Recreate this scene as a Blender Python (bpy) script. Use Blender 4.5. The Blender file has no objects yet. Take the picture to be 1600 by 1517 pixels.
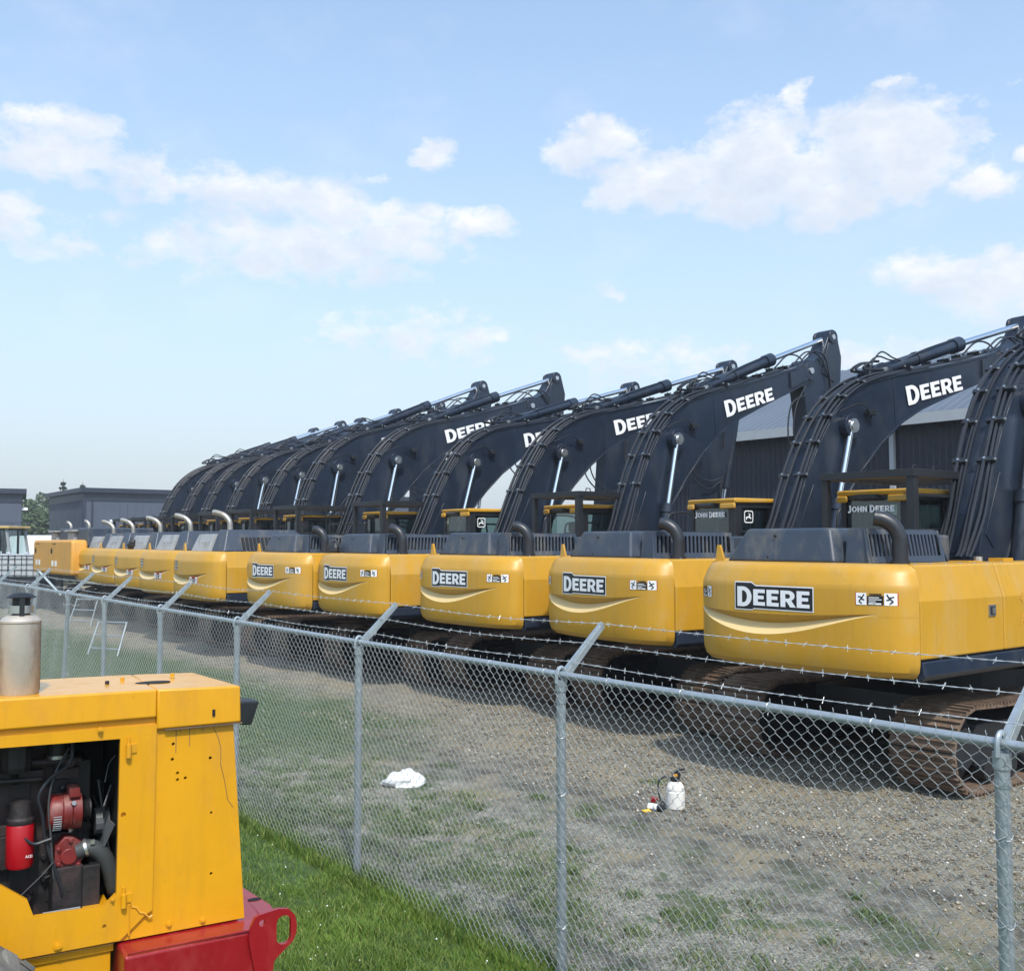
import bpy, math, random
import numpy as np
from mathutils import Vector, Matrix
R = math.radians
random.seed(7)
rng = np.random.default_rng(11)
sc = bpy.context.scene
col = sc.collection

# ------------------------------------------------------------------ camera
def setup_camera():
    yaw, pitch, H = R(38.0), math.atan((846 - 758.5) / 1600.0), 2.7
    d0 = Vector((-math.cos(yaw), math.sin(yaw), 0)); r = Vector((math.sin(yaw), math.cos(yaw), 0))
    up = Vector((0, 0, 1))
    d = d0 * math.cos(pitch) + up * math.sin(pitch)
    u = up * math.cos(pitch) - d0 * math.sin(pitch)
    M = Matrix((r, u, -d)).transposed().to_4x4()
    M.translation = Vector((0, 0, H))
    cam = bpy.data.cameras.new('camera'); o = bpy.data.objects.new('camera', cam)
    cam.sensor_fit = 'HORIZONTAL'; cam.sensor_width = 36; cam.lens = 36.0
    cam.clip_start = 0.05; cam.clip_end = 5000
    o.matrix_world = M; col.objects.link(o); sc.camera = o
setup_camera()

# ------------------------------------------------------------------ light
SUN_EL, SUN_DIR = R(53), Vector((0.90, -0.40))   # horizontal direction TOWARDS the sun
sun_az = math.atan2(SUN_DIR.x, SUN_DIR.y)        # clockwise from +Y
sd = Vector((math.sin(sun_az) * math.cos(SUN_EL), math.cos(sun_az) * math.cos(SUN_EL), math.sin(SUN_EL)))
sl = bpy.data.lights.new('sun', 'SUN'); sl.energy = 3.2; sl.angle = R(2.5); sl.color = (1.0, 0.945, 0.86)
so = bpy.data.objects.new('sun', sl); so.rotation_euler = sd.to_track_quat('Z', 'Y').to_euler(); col.objects.link(so)
sc.view_settings.view_transform = 'Standard'; sc.view_settings.look = 'None'
sc.view_settings.exposure = 0.30; sc.view_settings.gamma = 1.0

CLOUDS = [(2.9006,0.3382,0.075,0.0262,1),(2.9038,0.3613,0.0563,0.0187,0.9),(2.8262,0.3206,0.0375,0.0156,0.7),(2.7689,0.3263,0.0563,0.0238,1),(2.6851,0.3186,0.0813,0.03,1),(2.6967,0.2776,0.15,0.0344,0.95),(2.5921,0.294,0.0688,0.0344,0.9),(2.5152,0.3091,0.0325,0.015,1),(2.9357,0.2803,0.0312,0.0213,0.9),(2.556,0.3698,0.0238,0.0138,0.75),(2.605,0.3484,0.025,0.0075,0.35),(2.3989,0.3715,0.0531,0.0262,1.05),(2.333,0.3419,0.075,0.03,1),(2.235,0.3442,0.0813,0.05,1.1),(2.1215,0.3467,0.0781,0.0531,1.1),(2.1706,0.3135,0.05,0.025,1),(2.1984,0.3955,0.0163,0.0187,0.7),(2.1187,0.4008,0.015,0.0075,0.7),(2.0384,0.3093,0.0262,0.0138,0.85),(2.012,0.3317,0.015,0.0088,0.7),(2.0718,0.2398,0.0688,0.0238,0.95),(2.025,0.2267,0.0563,0.0362,1),(2.5727,0.1987,0.1,0.0238,0.42),(2.1279,0.1675,0.075,0.0213,0.5),(2.3468,0.1766,0.0938,0.0213,0.38),(2.3838,0.2429,0.015,0.0088,0.45),(2.0576,0.3852,0.0375,0.0075,0.2),(2.8855,0.2646,0.0563,0.0187,0.35)]

def make_world():
    w = bpy.data.worlds.new("World"); sc.world = w; w.use_nodes = True
    nt = w.node_tree; N = nt.nodes; L = nt.links
    for n in list(N): N.remove(n)
    out = N.new('ShaderNodeOutputWorld'); bg = N.new('ShaderNodeBackground'); L.new(bg.outputs[0], out.inputs[0])
    sky = N.new('ShaderNodeTexSky'); sky.sky_type = 'NISHITA'; sky.sun_disc = False
    sky.sun_elevation = SUN_EL; sky.sun_rotation = sun_az; sky.air_density = 1.0; sky.dust_density = 1.6; sky.ozone_density = 1.2
    def m(op, a, b=None, c=None, clamp=False):
        n = N.new('ShaderNodeMath'); n.operation = op; n.use_clamp = clamp
        for i, v in enumerate((a, b, c)):
            if v is None: continue
            if isinstance(v, (int, float)): n.inputs[i].default_value = v
            else: L.new(v, n.inputs[i])
        return n.outputs[0]
    def mixc(f, a, b):
        n = N.new('ShaderNodeMix'); n.data_type = 'RGBA'
        for s, v in ((n.inputs[0], f), (n.inputs[6], a), (n.inputs[7], b)):
            if isinstance(v, (int, float)): s.default_value = v
            elif isinstance(v, tuple): s.default_value = v
            else: L.new(v, s)
        return n.outputs[2]
    tc = N.new('ShaderNodeTexCoord')
    sep = N.new('ShaderNodeSeparateXYZ'); L.new(tc.outputs['Generated'], sep.inputs[0])
    X, Y, Z = sep.outputs
    az = m('ARCTAN2', Y, X)
    el = m('ARCSINE', Z)
    comb = N.new('ShaderNodeCombineXYZ'); L.new(az, comb.inputs[0]); L.new(m('MULTIPLY', el, 1.5), comb.inputs[1])
    def noise(scale, detail, rough, off=0.0, src=None):
        n = N.new('ShaderNodeTexNoise'); n.noise_dimensions = '3D'
        n.inputs['Scale'].default_value = scale; n.inputs['Detail'].default_value = detail; n.inputs['Roughness'].default_value = rough
        mp = N.new('ShaderNodeVectorMath'); mp.operation = 'ADD'; mp.inputs[1].default_value = (off, off * .7, off * 1.3)
        L.new(src or comb.outputs[0], mp.inputs[0]); L.new(mp.outputs[0], n.inputs['Vector'])
        return n
    wn = noise(14, 5, .6, 3.1)
    ws = N.new('ShaderNodeSeparateColor'); L.new(wn.outputs['Color'], ws.inputs[0])
    azw = m('ADD', az, m('MULTIPLY', m('SUBTRACT', ws.outputs[0], .5), .075))
    elw = m('ADD', el, m('MULTIPLY', m('SUBTRACT', ws.outputs[1], .5), .05))
    fine = noise(26, 11, .66, 9.7)
    fs = m('MULTIPLY', m('SUBTRACT', fine.outputs[0], .5), 2.9)
    def density(lift):
        best = None
        for (a, e, ra, re, g) in CLOUDS:
            if a > 2.5 and e > .25: g *= .80
            dx = m('DIVIDE', m('SUBTRACT', azw, a), ra * 1.08)
            dy = m('DIVIDE', m('SUBTRACT', elw, e - lift), re * 1.08)
            q = m('MULTIPLY_ADD', dx, dx, m('MULTIPLY', dy, dy))
            v = m('MULTIPLY_ADD', q, -g, g)
            best = v if best is None else m('MAXIMUM', best, v)
        return m('ADD', m('MAXIMUM', best, -1.0), fs)
    dens = density(0.0)
    above = density(.016)
    mask = m('SMOOTH_MIN', 1.0, m('MULTIPLY', m('MAXIMUM', dens, 0.0), 1.45), .4)
    wisp = noise(7, 6, .65, 1.3)
    wm = m('MULTIPLY', m('MAXIMUM', m('SUBTRACT', wisp.outputs[0], .52), 0.0), 1.0)
    mask = m('MINIMUM', m('ADD', m('MULTIPLY', mask, .86), m('MULTIPLY', wm, .8)), .96)
    # air: the physical sky, whitened by haze towards the horizon
    skyv = N.new('ShaderNodeVectorMath'); skyv.operation = 'SCALE'; skyv.inputs['Scale'].default_value = 0.235
    L.new(sky.outputs[0], skyv.inputs[0])
    hz = m('POWER', m('SUBTRACT', 1.0, m('MAXIMUM', m('MULTIPLY', Z, 1.25), 0.0), clamp=True), 2.0)
    hz = m('MINIMUM', m('ADD', m('MULTIPLY', hz, .92), .10), .97)
    tint = N.new('ShaderNodeVectorMath'); tint.operation = 'MULTIPLY'; tint.inputs[1].default_value = (.92, 1.04, 1.05); L.new(skyv.outputs[0], tint.inputs[0])
    base = mixc(hz, tint.outputs[0], (0.545, 0.60, 0.655, 1))
    shade = noise(22, 6, .6, 5.5)
    sh = m('MULTIPLY', m('SUBTRACT', shade.outputs[0], .25), 2.0, clamp=True)
    sh = m('MULTIPLY', sh, m('SUBTRACT', 1.15, m('MULTIPLY', m('MAXIMUM', above, 0.0), .75), clamp=True), clamp=True)
    ccol = mixc(sh, (0.60, 0.66, 0.76, 1), (0.92, 0.91, 0.91, 1))
    final = mixc(mask, base, ccol)
    L.new(final, bg.inputs[0]); bg.inputs[1].default_value = 1.0
make_world()

# ------------------------------------------------------------------ materials
def newmat(name):
    m = bpy.data.materials.new(name); m.use_nodes = True
    return m, m.node_tree.nodes, m.node_tree.links, m.node_tree.nodes['Principled BSDF']
def paint(name, c, rough=.4, metal=0.0, var=.12, vscale=2.0, bump=0.0, bscale=60, spec=.5, dirt=None, dirt_amt=.0, dirt_scale=1.3, coat=0.0, edge=.56, streak=0.0):
    m, N, L, b = newmat(name)
    b.inputs['Roughness'].default_value = rough; b.inputs['Metallic'].default_value = metal
    b.inputs['Specular IOR Level'].default_value = spec
    b.inputs['Coat Weight'].default_value = coat; b.inputs['Coat Roughness'].default_value = .15
    class _TC: outputs = {}
    tc0 = N.new('ShaderNodeTexCoord'); oi = N.new('ShaderNodeObjectInfo'); ov = N.new('ShaderNodeVectorMath'); ov.operation = 'MULTIPLY_ADD'
    L.new(oi.outputs['Random'], ov.inputs[0]); ov.inputs[1].default_value = (31.0, 17.0, 23.0); L.new(tc0.outputs['Object'], ov.inputs[2])
    tc = _TC(); tc.outputs = {'Object': ov.outputs[0]}
    n = N.new('ShaderNodeTexNoise'); n.inputs['Scale'].default_value = vscale; n.inputs['Detail'].default_value = 6; n.inputs['Roughness'].default_value = .65
    L.new(tc.outputs['Object'], n.inputs['Vector'])
    r = N.new('ShaderNodeValToRGB')
    r.color_ramp.elements[0].position = .3; r.color_ramp.elements[1].position = .7
    r.color_ramp.elements[0].color = tuple(max(0, x * (1 - var)) for x in c) + (1,)
    r.color_ramp.elements[1].color = tuple(min(1, x * (1 + var)) for x in c) + (1,)
    L.new(n.outputs[0], r.inputs[0]); colr = r.outputs[0]
    if dirt:
        n2 = N.new('ShaderNodeTexNoise'); n2.inputs['Scale'].default_value = dirt_scale; n2.inputs['Detail'].default_value = 9; n2.inputs['Roughness'].default_value = .72
        mp = N.new('ShaderNodeMapping'); mp.inputs['Scale'].default_value = (1.0, 1.0, .45); mp.inputs['Location'].default_value = (3.3, 1.7, 9.1)
        L.new(tc.outputs['Object'], mp.inputs[0]); L.new(mp.outputs[0], n2.inputs['Vector'])
        r2 = N.new('ShaderNodeValToRGB'); r2.color_ramp.elements[0].position = edge - .06; r2.color_ramp.elements[1].position = edge + .12
        r2.color_ramp.elements[1].color = (dirt_amt,) * 3 + (1,)
        L.new(n2.outputs[0], r2.inputs[0])
        mx = N.new('ShaderNodeMix'); mx.data_type = 'RGBA'; L.new(r2.outputs[0], mx.inputs[0]); L.new(colr, mx.inputs[6]); mx.inputs[7].default_value = dirt + (1,)
        colr = mx.outputs[2]
        ra = N.new('ShaderNodeMath'); ra.operation = 'MULTIPLY_ADD'; L.new(r2.outputs[0], ra.inputs[0]); ra.inputs[1].default_value = .3; ra.inputs[2].default_value = rough
        L.new(ra.outputs[0], b.inputs['Roughness'])
    L.new(colr, b.inputs['Base Color'])
    if streak:
        n3 = N.new('ShaderNodeTexNoise'); n3.inputs['Scale'].default_value = 1.0; n3.inputs['Detail'].default_value = 8; n3.inputs['Roughness'].default_value = .7
        mp3 = N.new('ShaderNodeMapping'); mp3.inputs['Scale'].default_value = (13, 13, 1.1); L.new(tc.outputs['Object'], mp3.inputs[0]); L.new(mp3.outputs[0], n3.inputs['Vector'])
        r3 = N.new('ShaderNodeValToRGB'); r3.color_ramp.elements[0].position = .50; r3.color_ramp.elements[1].position = .72; r3.color_ramp.elements[1].color = (streak,) * 3 + (1,)
        L.new(n3.outputs[0], r3.inputs[0]); mx3 = N.new('ShaderNodeMix'); mx3.data_type = 'RGBA'; L.new(r3.outputs[0], mx3.inputs[0]); L.new(colr, mx3.inputs[6]); mx3.inputs[7].default_value = tuple(x * .6 + .03 * min(1, x * 8) + .008 for x in c) + (1,); colr = mx3.outputs[2]
        n4 = N.new('ShaderNodeTexNoise'); n4.inputs['Scale'].default_value = 38; n4.inputs['Detail'].default_value = 5; n4.inputs['Roughness'].default_value = .8; L.new(tc.outputs['Object'], n4.inputs['Vector'])
        r4 = N.new('ShaderNodeValToRGB'); r4.color_ramp.elements[0].position = .66; r4.color_ramp.elements[1].position = .70; r4.color_ramp.elements[1].color = (.7, .7, .7, 1)
        L.new(n4.outputs[0], r4.inputs[0]); mx4 = N.new('ShaderNodeMix'); mx4.data_type = 'RGBA'; L.new(r4.outputs[0], mx4.inputs[0]); L.new(colr, mx4.inputs[6]); mx4.inputs[7].default_value = tuple(x * .4 + .025 for x in c) + (1,); colr = mx4.outputs[2]
        L.new(colr, b.inputs['Base Color'])
    if bump:
        nb = N.new('ShaderNodeTexNoise'); nb.inputs['Scale'].default_value = bscale; nb.inputs['Detail'].default_value = 4
        L.new(tc.outputs['Object'], nb.inputs['Vector'])
        bp = N.new('ShaderNodeBump'); bp.inputs['Strength'].default_value = bump; bp.inputs['Distance'].default_value = .01
        L.new(nb.outputs[0], bp.inputs['Height']); L.new(bp.outputs[0], b.inputs['Normal'])
    return m
M_ = {}
M_['yellow'] = paint('excavator_yellow', (.51, .272, .020), .38, var=.05, vscale=1.2, dirt=(.42, .30, .14), dirt_amt=.45, dirt_scale=1.6, bump=.02, bscale=25, edge=.55, streak=.35)
M_['pale'] = paint('pale_gold', (.70, .52, .24), .45, var=.03)
M_['faded'] = paint('faded_orange_mark', (.60, .30, .03), .6, var=.1)
M_['deck'] = paint('deck_paint', (.50, .36, .14), .6, var=.15, dirt=(.25, .19, .12), dirt_amt=.8, dirt_scale=5)
M_['navy'] = paint('boom_charcoal', (.011, .019, .036), .30, var=.35, vscale=1.1, dirt=(.045, .05, .058), dirt_amt=.45, dirt_scale=1.8, bump=.03, bscale=12, streak=.3)
M_['hood'] = paint('hood_grey', (.032, .046, .072), .45, var=.12, dirt=(.15, .145, .125), dirt_amt=.7, dirt_scale=2.2, streak=.4)
M_['hoodlight'] = paint('weathered_grey', (.29, .31, .33), .6, var=.15, dirt=(.16, .13, .09), dirt_amt=.6, dirt_scale=3)
M_['black'] = paint('black_steel', (.012, .014, .018), .5, var=.2)
M_['rubber'] = paint('hose_black', (.018, .021, .028), .38, var=.2)
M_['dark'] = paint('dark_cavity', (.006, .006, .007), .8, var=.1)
M_['chrome'] = paint('chrome_rod', (.78, .80, .82), .16, metal=1.0, var=.03)
M_['steel'] = paint('bright_fitting', (.62, .63, .63), .3, metal=.9, var=.1)
M_['pipe'] = paint('tarnished_exhaust', (.42, .40, .36), .42, metal=.7, var=.15, vscale=6, dirt=(.22, .15, .10), dirt_amt=.6, dirt_scale=7)
M_['white'] = paint('white_vinyl', (.80, .81, .83), .45, var=.02)
M_['blk'] = paint('black_vinyl', (.010, .010, .012), .4, var=.02)
M_['red'] = paint('red_vinyl', (.55, .05, .03), .5, var=.05)
M_['rust'] = paint('track_rust', (.13, .085, .058), .75, var=.35, vscale=7, dirt=(.26, .21, .16), dirt_amt=.7, dirt_scale=4, bump=.3, bscale=50)
M_['galv'] = paint('galvanised_steel', (.36, .41, .44), .42, metal=.55, var=.14, vscale=18)
M_['wire'] = paint('galvanised_wire', (.50, .53, .54), .38, metal=.35, var=.10, vscale=20)
M_['hoodyellow'] = paint('hood_yellow', (.64, .30, .006), .30, var=.05, vscale=3, coat=.35, dirt=(.50, .23, .02), dirt_amt=.5, dirt_scale=6, bump=.12, bscale=9, edge=.55, streak=.38)
M_['redpaint'] = paint('red_chassis', (.25, .004, .010), .30, var=.12, vscale=5, dirt=(.36, .06, .05), dirt_amt=.4, dirt_scale=9, bump=.06, bscale=30, coat=.2)
M_['orange'] = paint('orange_counterweight', (.58, .28, .035), .45, var=.08, dirt=(.40, .28, .14), dirt_amt=.6, dirt_scale=2.2)

def glass_mat():
    m, N, L, b = newmat('tinted_glass')
    N.remove(b)
    out = [n for n in N if n.type == 'OUTPUT_MATERIAL'][0]
    t = N.new('ShaderNodeBsdfTransparent'); t.inputs[0].default_value = (.45, .56, .54, 1)
    g = N.new('ShaderNodeBsdfGlossy'); g.inputs['Roughness'].default_value = .03; g.inputs['Color'].default_value = (.85, .95, .95, 1)
    f = N.new('ShaderNodeFresnel'); f.inputs[0].default_value = 1.55
    a = N.new('ShaderNodeMath'); a.operation = 'MULTIPLY_ADD'; a.inputs[1].default_value = 1.0; a.inputs[2].default_value = .05; L.new(f.outputs[0], a.inputs[0])
    mx = N.new('ShaderNodeMixShader'); L.new(a.outputs[0], mx.inputs[0]); L.new(t.outputs[0], mx.inputs[1]); L.new(g.outputs[0], mx.inputs[2])
    L.new(mx.outputs[0], out.inputs[0])
    return m
M_['glass'] = glass_mat()

# ------------------------------------------------------------------ mesh builder
def catmull(P, n=6):
    P = [Vector(p) for p in P]
    if len(P) < 3: return P
    out = []
    Q = [2 * P[0] - P[1]] + P + [2 * P[-1] - P[-2]]
    for i in range(1, len(Q) - 2):
        a, b, c, d = Q[i - 1], Q[i], Q[i + 1], Q[i + 2]
        for k in range(n):
            t = k / n
            out.append(.5 * ((2 * b) + (c - a) * t + (2 * a - 5 * b + 4 * c - d) * t * t + (3 * b - a - 3 * c + d) * t ** 3))
    out.append(P[-1])
    return out
class MB:
    def __init__(s): s.v = []; s.f = []; s.mi = []; s.cur = 0; s.T = None
    def add(s, vs, fs, mi=None):
        o = len(s.v)
        if s.T is not None: vs = [s.T @ Vector(p) for p in vs]
        s.v += [tuple(p) for p in vs]
        s.f += [tuple(i + o for i in f) for f in fs]
        s.mi += [s.cur if mi is None else mi] * len(fs)
        return s
    def box(s, x0, x1, y0, y1, z0, z1, mi=None):
        return s.add([(x0,y0,z0),(x1,y0,z0),(x1,y1,z0),(x0,y1,z0),(x0,y0,z1),(x1,y0,z1),(x1,y1,z1),(x0,y1,z1)],
            [(0,3,2,1),(4,5,6,7),(0,1,5,4),(1,2,6,5),(2,3,7,6),(3,0,4,7)], mi)
    def hexa(s, p, mi=None):
        return s.add(p, [(0,3,2,1),(4,5,6,7),(0,1,5,4),(1,2,6,5),(2,3,7,6),(3,0,4,7)], mi)
    def prism(s, poly, axis, a, b, mi=None):
        # poly: 2D points; axis 'x': (y,z), 'y': (x,z), 'z': (x,y)
        def P(p, t): return {'x': (t, p[0], p[1]), 'y': (p[0], t, p[1]), 'z': (p[0], p[1], t)}[axis]
        n = len(poly)
        area = sum(poly[i][0] * poly[(i + 1) % n][1] - poly[(i + 1) % n][0] * poly[i][1] for i in range(n))
        pl = list(poly) if area > 0 else list(poly)[::-1]
        if (axis == 'y'): pl = pl[::-1]
        vs = [P(p, a) for p in pl] + [P(p, b) for p in pl]
        fs = [tuple(range(n))[::-1], tuple(range(n, 2 * n))] + [(i, (i + 1) % n, (i + 1) % n + n, i + n) for i in range(n)]
        return s.add(vs, fs, mi)
    def tube(s, pts, r, n=8, mi=None, cap=True, rads=None):
        P = [Vector(p) for p in pts]
        vs = []; fs = []
        t0 = (P[1] - P[0]).normalized()
        ref = Vector((0, 0, 1)) if abs(t0.z) < .9 else Vector((1, 0, 0))
        u = t0.cross(ref).normalized()
        for i, p in enumerate(P):
            t = (P[min(i + 1, len(P) - 1)] - P[max(i - 1, 0)])
            t = t.normalized() if t.length > 1e-9 else t0
            u = (u - t * u.dot(t)); u = u.normalized() if u.length > 1e-6 else t.orthogonal().normalized()
            w = t.cross(u)
            rr = rads[i] if rads else r
            for k in range(n):
                a = 2 * math.pi * k / n
                vs.append(p + u * math.cos(a) * rr + w * math.sin(a) * rr)
        for i in range(len(P) - 1):
            for k in range(n):
                k2 = (k + 1) % n
                fs.append((i * n + k, i * n + k2, (i + 1) * n + k2, (i + 1) * n + k))
        if cap:
            fs.append(tuple(range(n))[::-1]); fs.append(tuple((len(P) - 1) * n + k for k in range(n)))
        return s.add(vs, fs, mi)
    def cyl(s, a, b, r, n=16, mi=None, r2=None):
        return s.tube([a, b], r, n, mi, True, [r, r if r2 is None else r2])
    def lathe(s, prof, c=(0,0,0), n=20, mi=None, axis='z'):
        vs = []; fs = []
        for (r, h) in prof:
            for k in range(n):
                a = 2 * math.pi * k / n
                p = (r * math.cos(a), r * math.sin(a), h)
                if axis == 'x': p = (h, r * math.cos(a), r * math.sin(a))
                if axis == 'y': p = (r * math.sin(a), h, r * math.cos(a))
                vs.append((c[0] + p[0], c[1] + p[1], c[2] + p[2]))
        m = len(prof)
        for i in range(m - 1):
            for k in range(n):
                k2 = (k + 1) % n; fs.append((i * n + k, i * n + k2, (i + 1) * n + k2, (i + 1) * n + k))
        fs.append(tuple(range(n))[::-1]); fs.append(tuple((m - 1) * n + k for k in range(n)))
        return s.add(vs, fs, mi)
    def build(s, name, mats, parent=None, smooth=True, bevel=0, angle=35, seg=2):
        me = bpy.data.meshes.new(name); me.from_pydata(s.v, [], s.f)
        if not isinstance(mats, (list, tuple)): mats = [mats]
        for m in mats: me.materials.append(m)
        if len(mats) > 1: me.polygons.foreach_set('material_index', s.mi)
        me.update()
        if smooth:
            me.polygons.foreach_set('use_smooth', [True] * len(me.polygons)); me.set_sharp_from_angle(angle=R(angle))
        o = bpy.data.objects.new(name, me); col.objects.link(o)
        if parent: o.parent = parent
        if bevel:
            b = o.modifiers.new('bevel', 'BEVEL'); b.width = bevel; b.segments = seg; b.limit_method = 'ANGLE'; b.angle_limit = R(30); b.harden_normals = False
        return o
def mesh_np(name, V, F, mats, parent=None, smooth=False, mi=None):
    me = bpy.data.meshes.new(name)
    V = np.asarray(V, dtype=np.float32); F = np.asarray(F, dtype=np.int32)
    me.vertices.add(len(V)); me.vertices.foreach_set('co', V.ravel())
    k = F.shape[1]
    me.loops.add(F.size); me.loops.foreach_set('vertex_index', F.ravel())
    me.polygons.add(len(F)); me.polygons.foreach_set('loop_start', np.arange(0, F.size, k, dtype=np.int32))
    if not isinstance(mats, (list, tuple)): mats = [mats]
    for m in mats: me.materials.append(m)
    if mi is not None: me.polygons.foreach_set('material_index', np.asarray(mi, dtype=np.int32))
    me.update(calc_edges=True)
    if smooth: me.polygons.foreach_set('use_smooth', [True] * len(F))
    o = bpy.data.objects.new(name, me); col.objects.link(o)
    if parent: o.parent = parent
    return o
def tag(o, label=None, cat=None, group=None, kind=None):
    if label: o['label'] = label
    if cat: o['category'] = cat
    if group: o['group'] = group
    if kind: o['kind'] = kind
    return o
def empty(name, loc=(0,0,0), rz=0.0):
    o = bpy.data.objects.new(name, None); o.empty_display_size = .3
    o.location = loc; o.rotation_euler = (0, 0, rz); col.objects.link(o); return o

# ------------------------------------------------------------------ letters
def arc(cx, cy, rx, ry, a0, a1, n=10):
    return [(cx + rx * math.cos(R(a0 + (a1 - a0) * i / n)), cy + ry * math.sin(R(a0 + (a1 - a0) * i / n))) for i in range(n + 1)]
def glyph(ch):
    """outlines (outer, holes...) in a unit-high box, and the width"""
    s = .24
    if ch == 'D': return [[(0,0)] + arc(.30,.5,.42,.5,-90,90,14) + [(0,1)], [(s,.2)] + arc(.30,.5,.19,.30,-90,90,12) + [(s,.8)]], .74
    if ch == 'E': return [[(0,0),(.60,0),(.60,.22),(s,.22),(s,.40),(.54,.40),(.54,.61),(s,.61),(s,.78),(.60,.78),(.60,1),(0,1)]], .62
    if ch == 'R': return [[(0,0),(s,0),(s,.33),(.30,.33),(.46,0),(.74,0),(.54,.38)] + arc(.40,.69,.29,.31,-60,90,10) + [(0,1)], [(s,.52)] + arc(.37,.655,.10,.135,-90,90,8) + [(s,.79)]], .72
    if ch == 'J': return [[(-.02,0)] + arc(.10,.26,.34,.32,-80,0,8) + [(.44,1),(.20,1),(.20,.3)] + arc(.08,.30,.12,.11,0,-90,6) + [(-.04,.20)]], .48
    if ch == 'O': return [arc(.38,.5,.38,.5,0,350,26), arc(.38,.5,.16,.29,0,350,22)], .78
    if ch == 'H': return [[(0,0),(s,0),(s,.40),(.44,.40),(.44,0),(.68,0),(.68,1),(.44,1),(.44,.62),(s,.62),(s,1),(0,1)]], .70
    if ch == 'N': return [[(0,0),(s,0),(s,.58),(.48,0),(.70,0),(.70,1),(.46,1),(.46,.44),(.22,1),(0,1)]], .72
def fill_curves(polys, offset=0.0):
    cu = bpy.data.curves.new('tmp', 'CURVE'); cu.dimensions = '2D'; cu.fill_mode = 'BOTH'; cu.offset = offset
    for p in polys:
        sp = cu.splines.new('POLY'); sp.points.add(len(p) - 1)
        for i, q in enumerate(p): sp.points[i].co = (q[0], q[1], 0, 1)
        sp.use_cyclic_u = True
    o = bpy.data.objects.new('tmp', cu); col.objects.link(o)
    dg = bpy.context.evaluated_depsgraph_get()
    me = bpy.data.meshes.new_from_object(o.evaluated_get(dg))
    V = [tuple(v.co) for v in me.vertices]; F = [tuple(p.vertices) for p in me.polygons]
    bpy.data.objects.remove(o); bpy.data.curves.remove(cu); bpy.data.meshes.remove(me)
    return V, F
def font_text(s_, size=1.0, bold=0.0):
    cu = bpy.data.curves.new('tmp', 'FONT'); cu.body = s_; cu.size = size; cu.offset = bold; cu.resolution_u = 2
    o = bpy.data.objects.new('tmp', cu); col.objects.link(o)
    dg = bpy.context.evaluated_depsgraph_get()
    me = bpy.data.meshes.new_from_object(o.evaluated_get(dg))
    V = [tuple(v.co) for v in me.vertices]; F = [tuple(p.vertices) for p in me.polygons]
    bpy.data.objects.remove(o); bpy.data.curves.remove(cu); bpy.data.meshes.remove(me)
    return V, F
def word_polys(word, gap=.075, small=.80):
    """capitals with the first letter of each word taller; unit = small-cap height 1"""
    polys = []; x = 0.0; first = True
    for ch in word:
        if ch == ' ': x += .34; first = True; continue
        g, w = glyph(ch)
        h = 1 / small if first else 1.0; y0 = -(h - 1) * .42 if first else 0
        wx = 1.12 if not first else 1.2
        polys.append([[(x + p[0] * wx, y0 + p[1] * h) for p in q] for q in g])
        x += w * wx + gap; first = False
    return polys, x - gap
def lettering(mb, word, f, height, width=None, mi=0, n=1):
    """f maps (u, v) in metres -> 3D point"""
    polys, w = word_polys(word)
    sx = (width / w) if width else height
    for g in polys:
        V, F = fill_curves([[(p[0] * sx, p[1] * height) for p in q] for q in g])
        pts = [Vector(f(v[0], v[1])) for v in V]
        mb.add(pts, F, mi)
    return sx * w
DEER = [(.0,.34),(.06,.42),(.20,.50),(.46,.54),(.56,.60),(.60,.74),(.50,.84),(.42,.98),(.52,.90),(.58,.98),(.62,.86),(.70,.84),(.84,.74),(.82,.68),(.72,.68),(.68,.56),(.78,.48),(.98,.34),(.99,.27),(.92,.29),(.72,.38),(.84,.24),(.86,.14),(.80,.16),(.66,.30),(.56,.38),(.36,.36),(.24,.30),(.20,.18),(.08,.03),(.02,.02),(.08,.20),(.10,.32),(.04,.30)]
def badge(mb, f, s_, mi=0):
    def rr(w, r): 
        c = [( .5 + sx * (w - r), .5 + sy * (w - r)) for sx, sy in ((1,-1),(1,1),(-1,1),(-1,-1))]
        out = []
        for (cx, cy), a in zip(c, (-90, 0, 90, 180)): out += arc(cx, cy, r, r, a, a + 90, 4)
        return out
    V, F = fill_curves([[(x * s_, y * s_) for x, y in rr(.5, .2)], [(x * s_, y * s_) for x, y in rr(.42, .14)]])
    mb.add([f(v[0], v[1]) for v in V], F, mi)
    V, F = fill_curves([[((.16 + .68 * x) * s_, (.2 + .62 * y) * s_) for x, y in DEER]])
    mb.add([f(v[0], v[1]) for v in V], F, mi)

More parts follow.
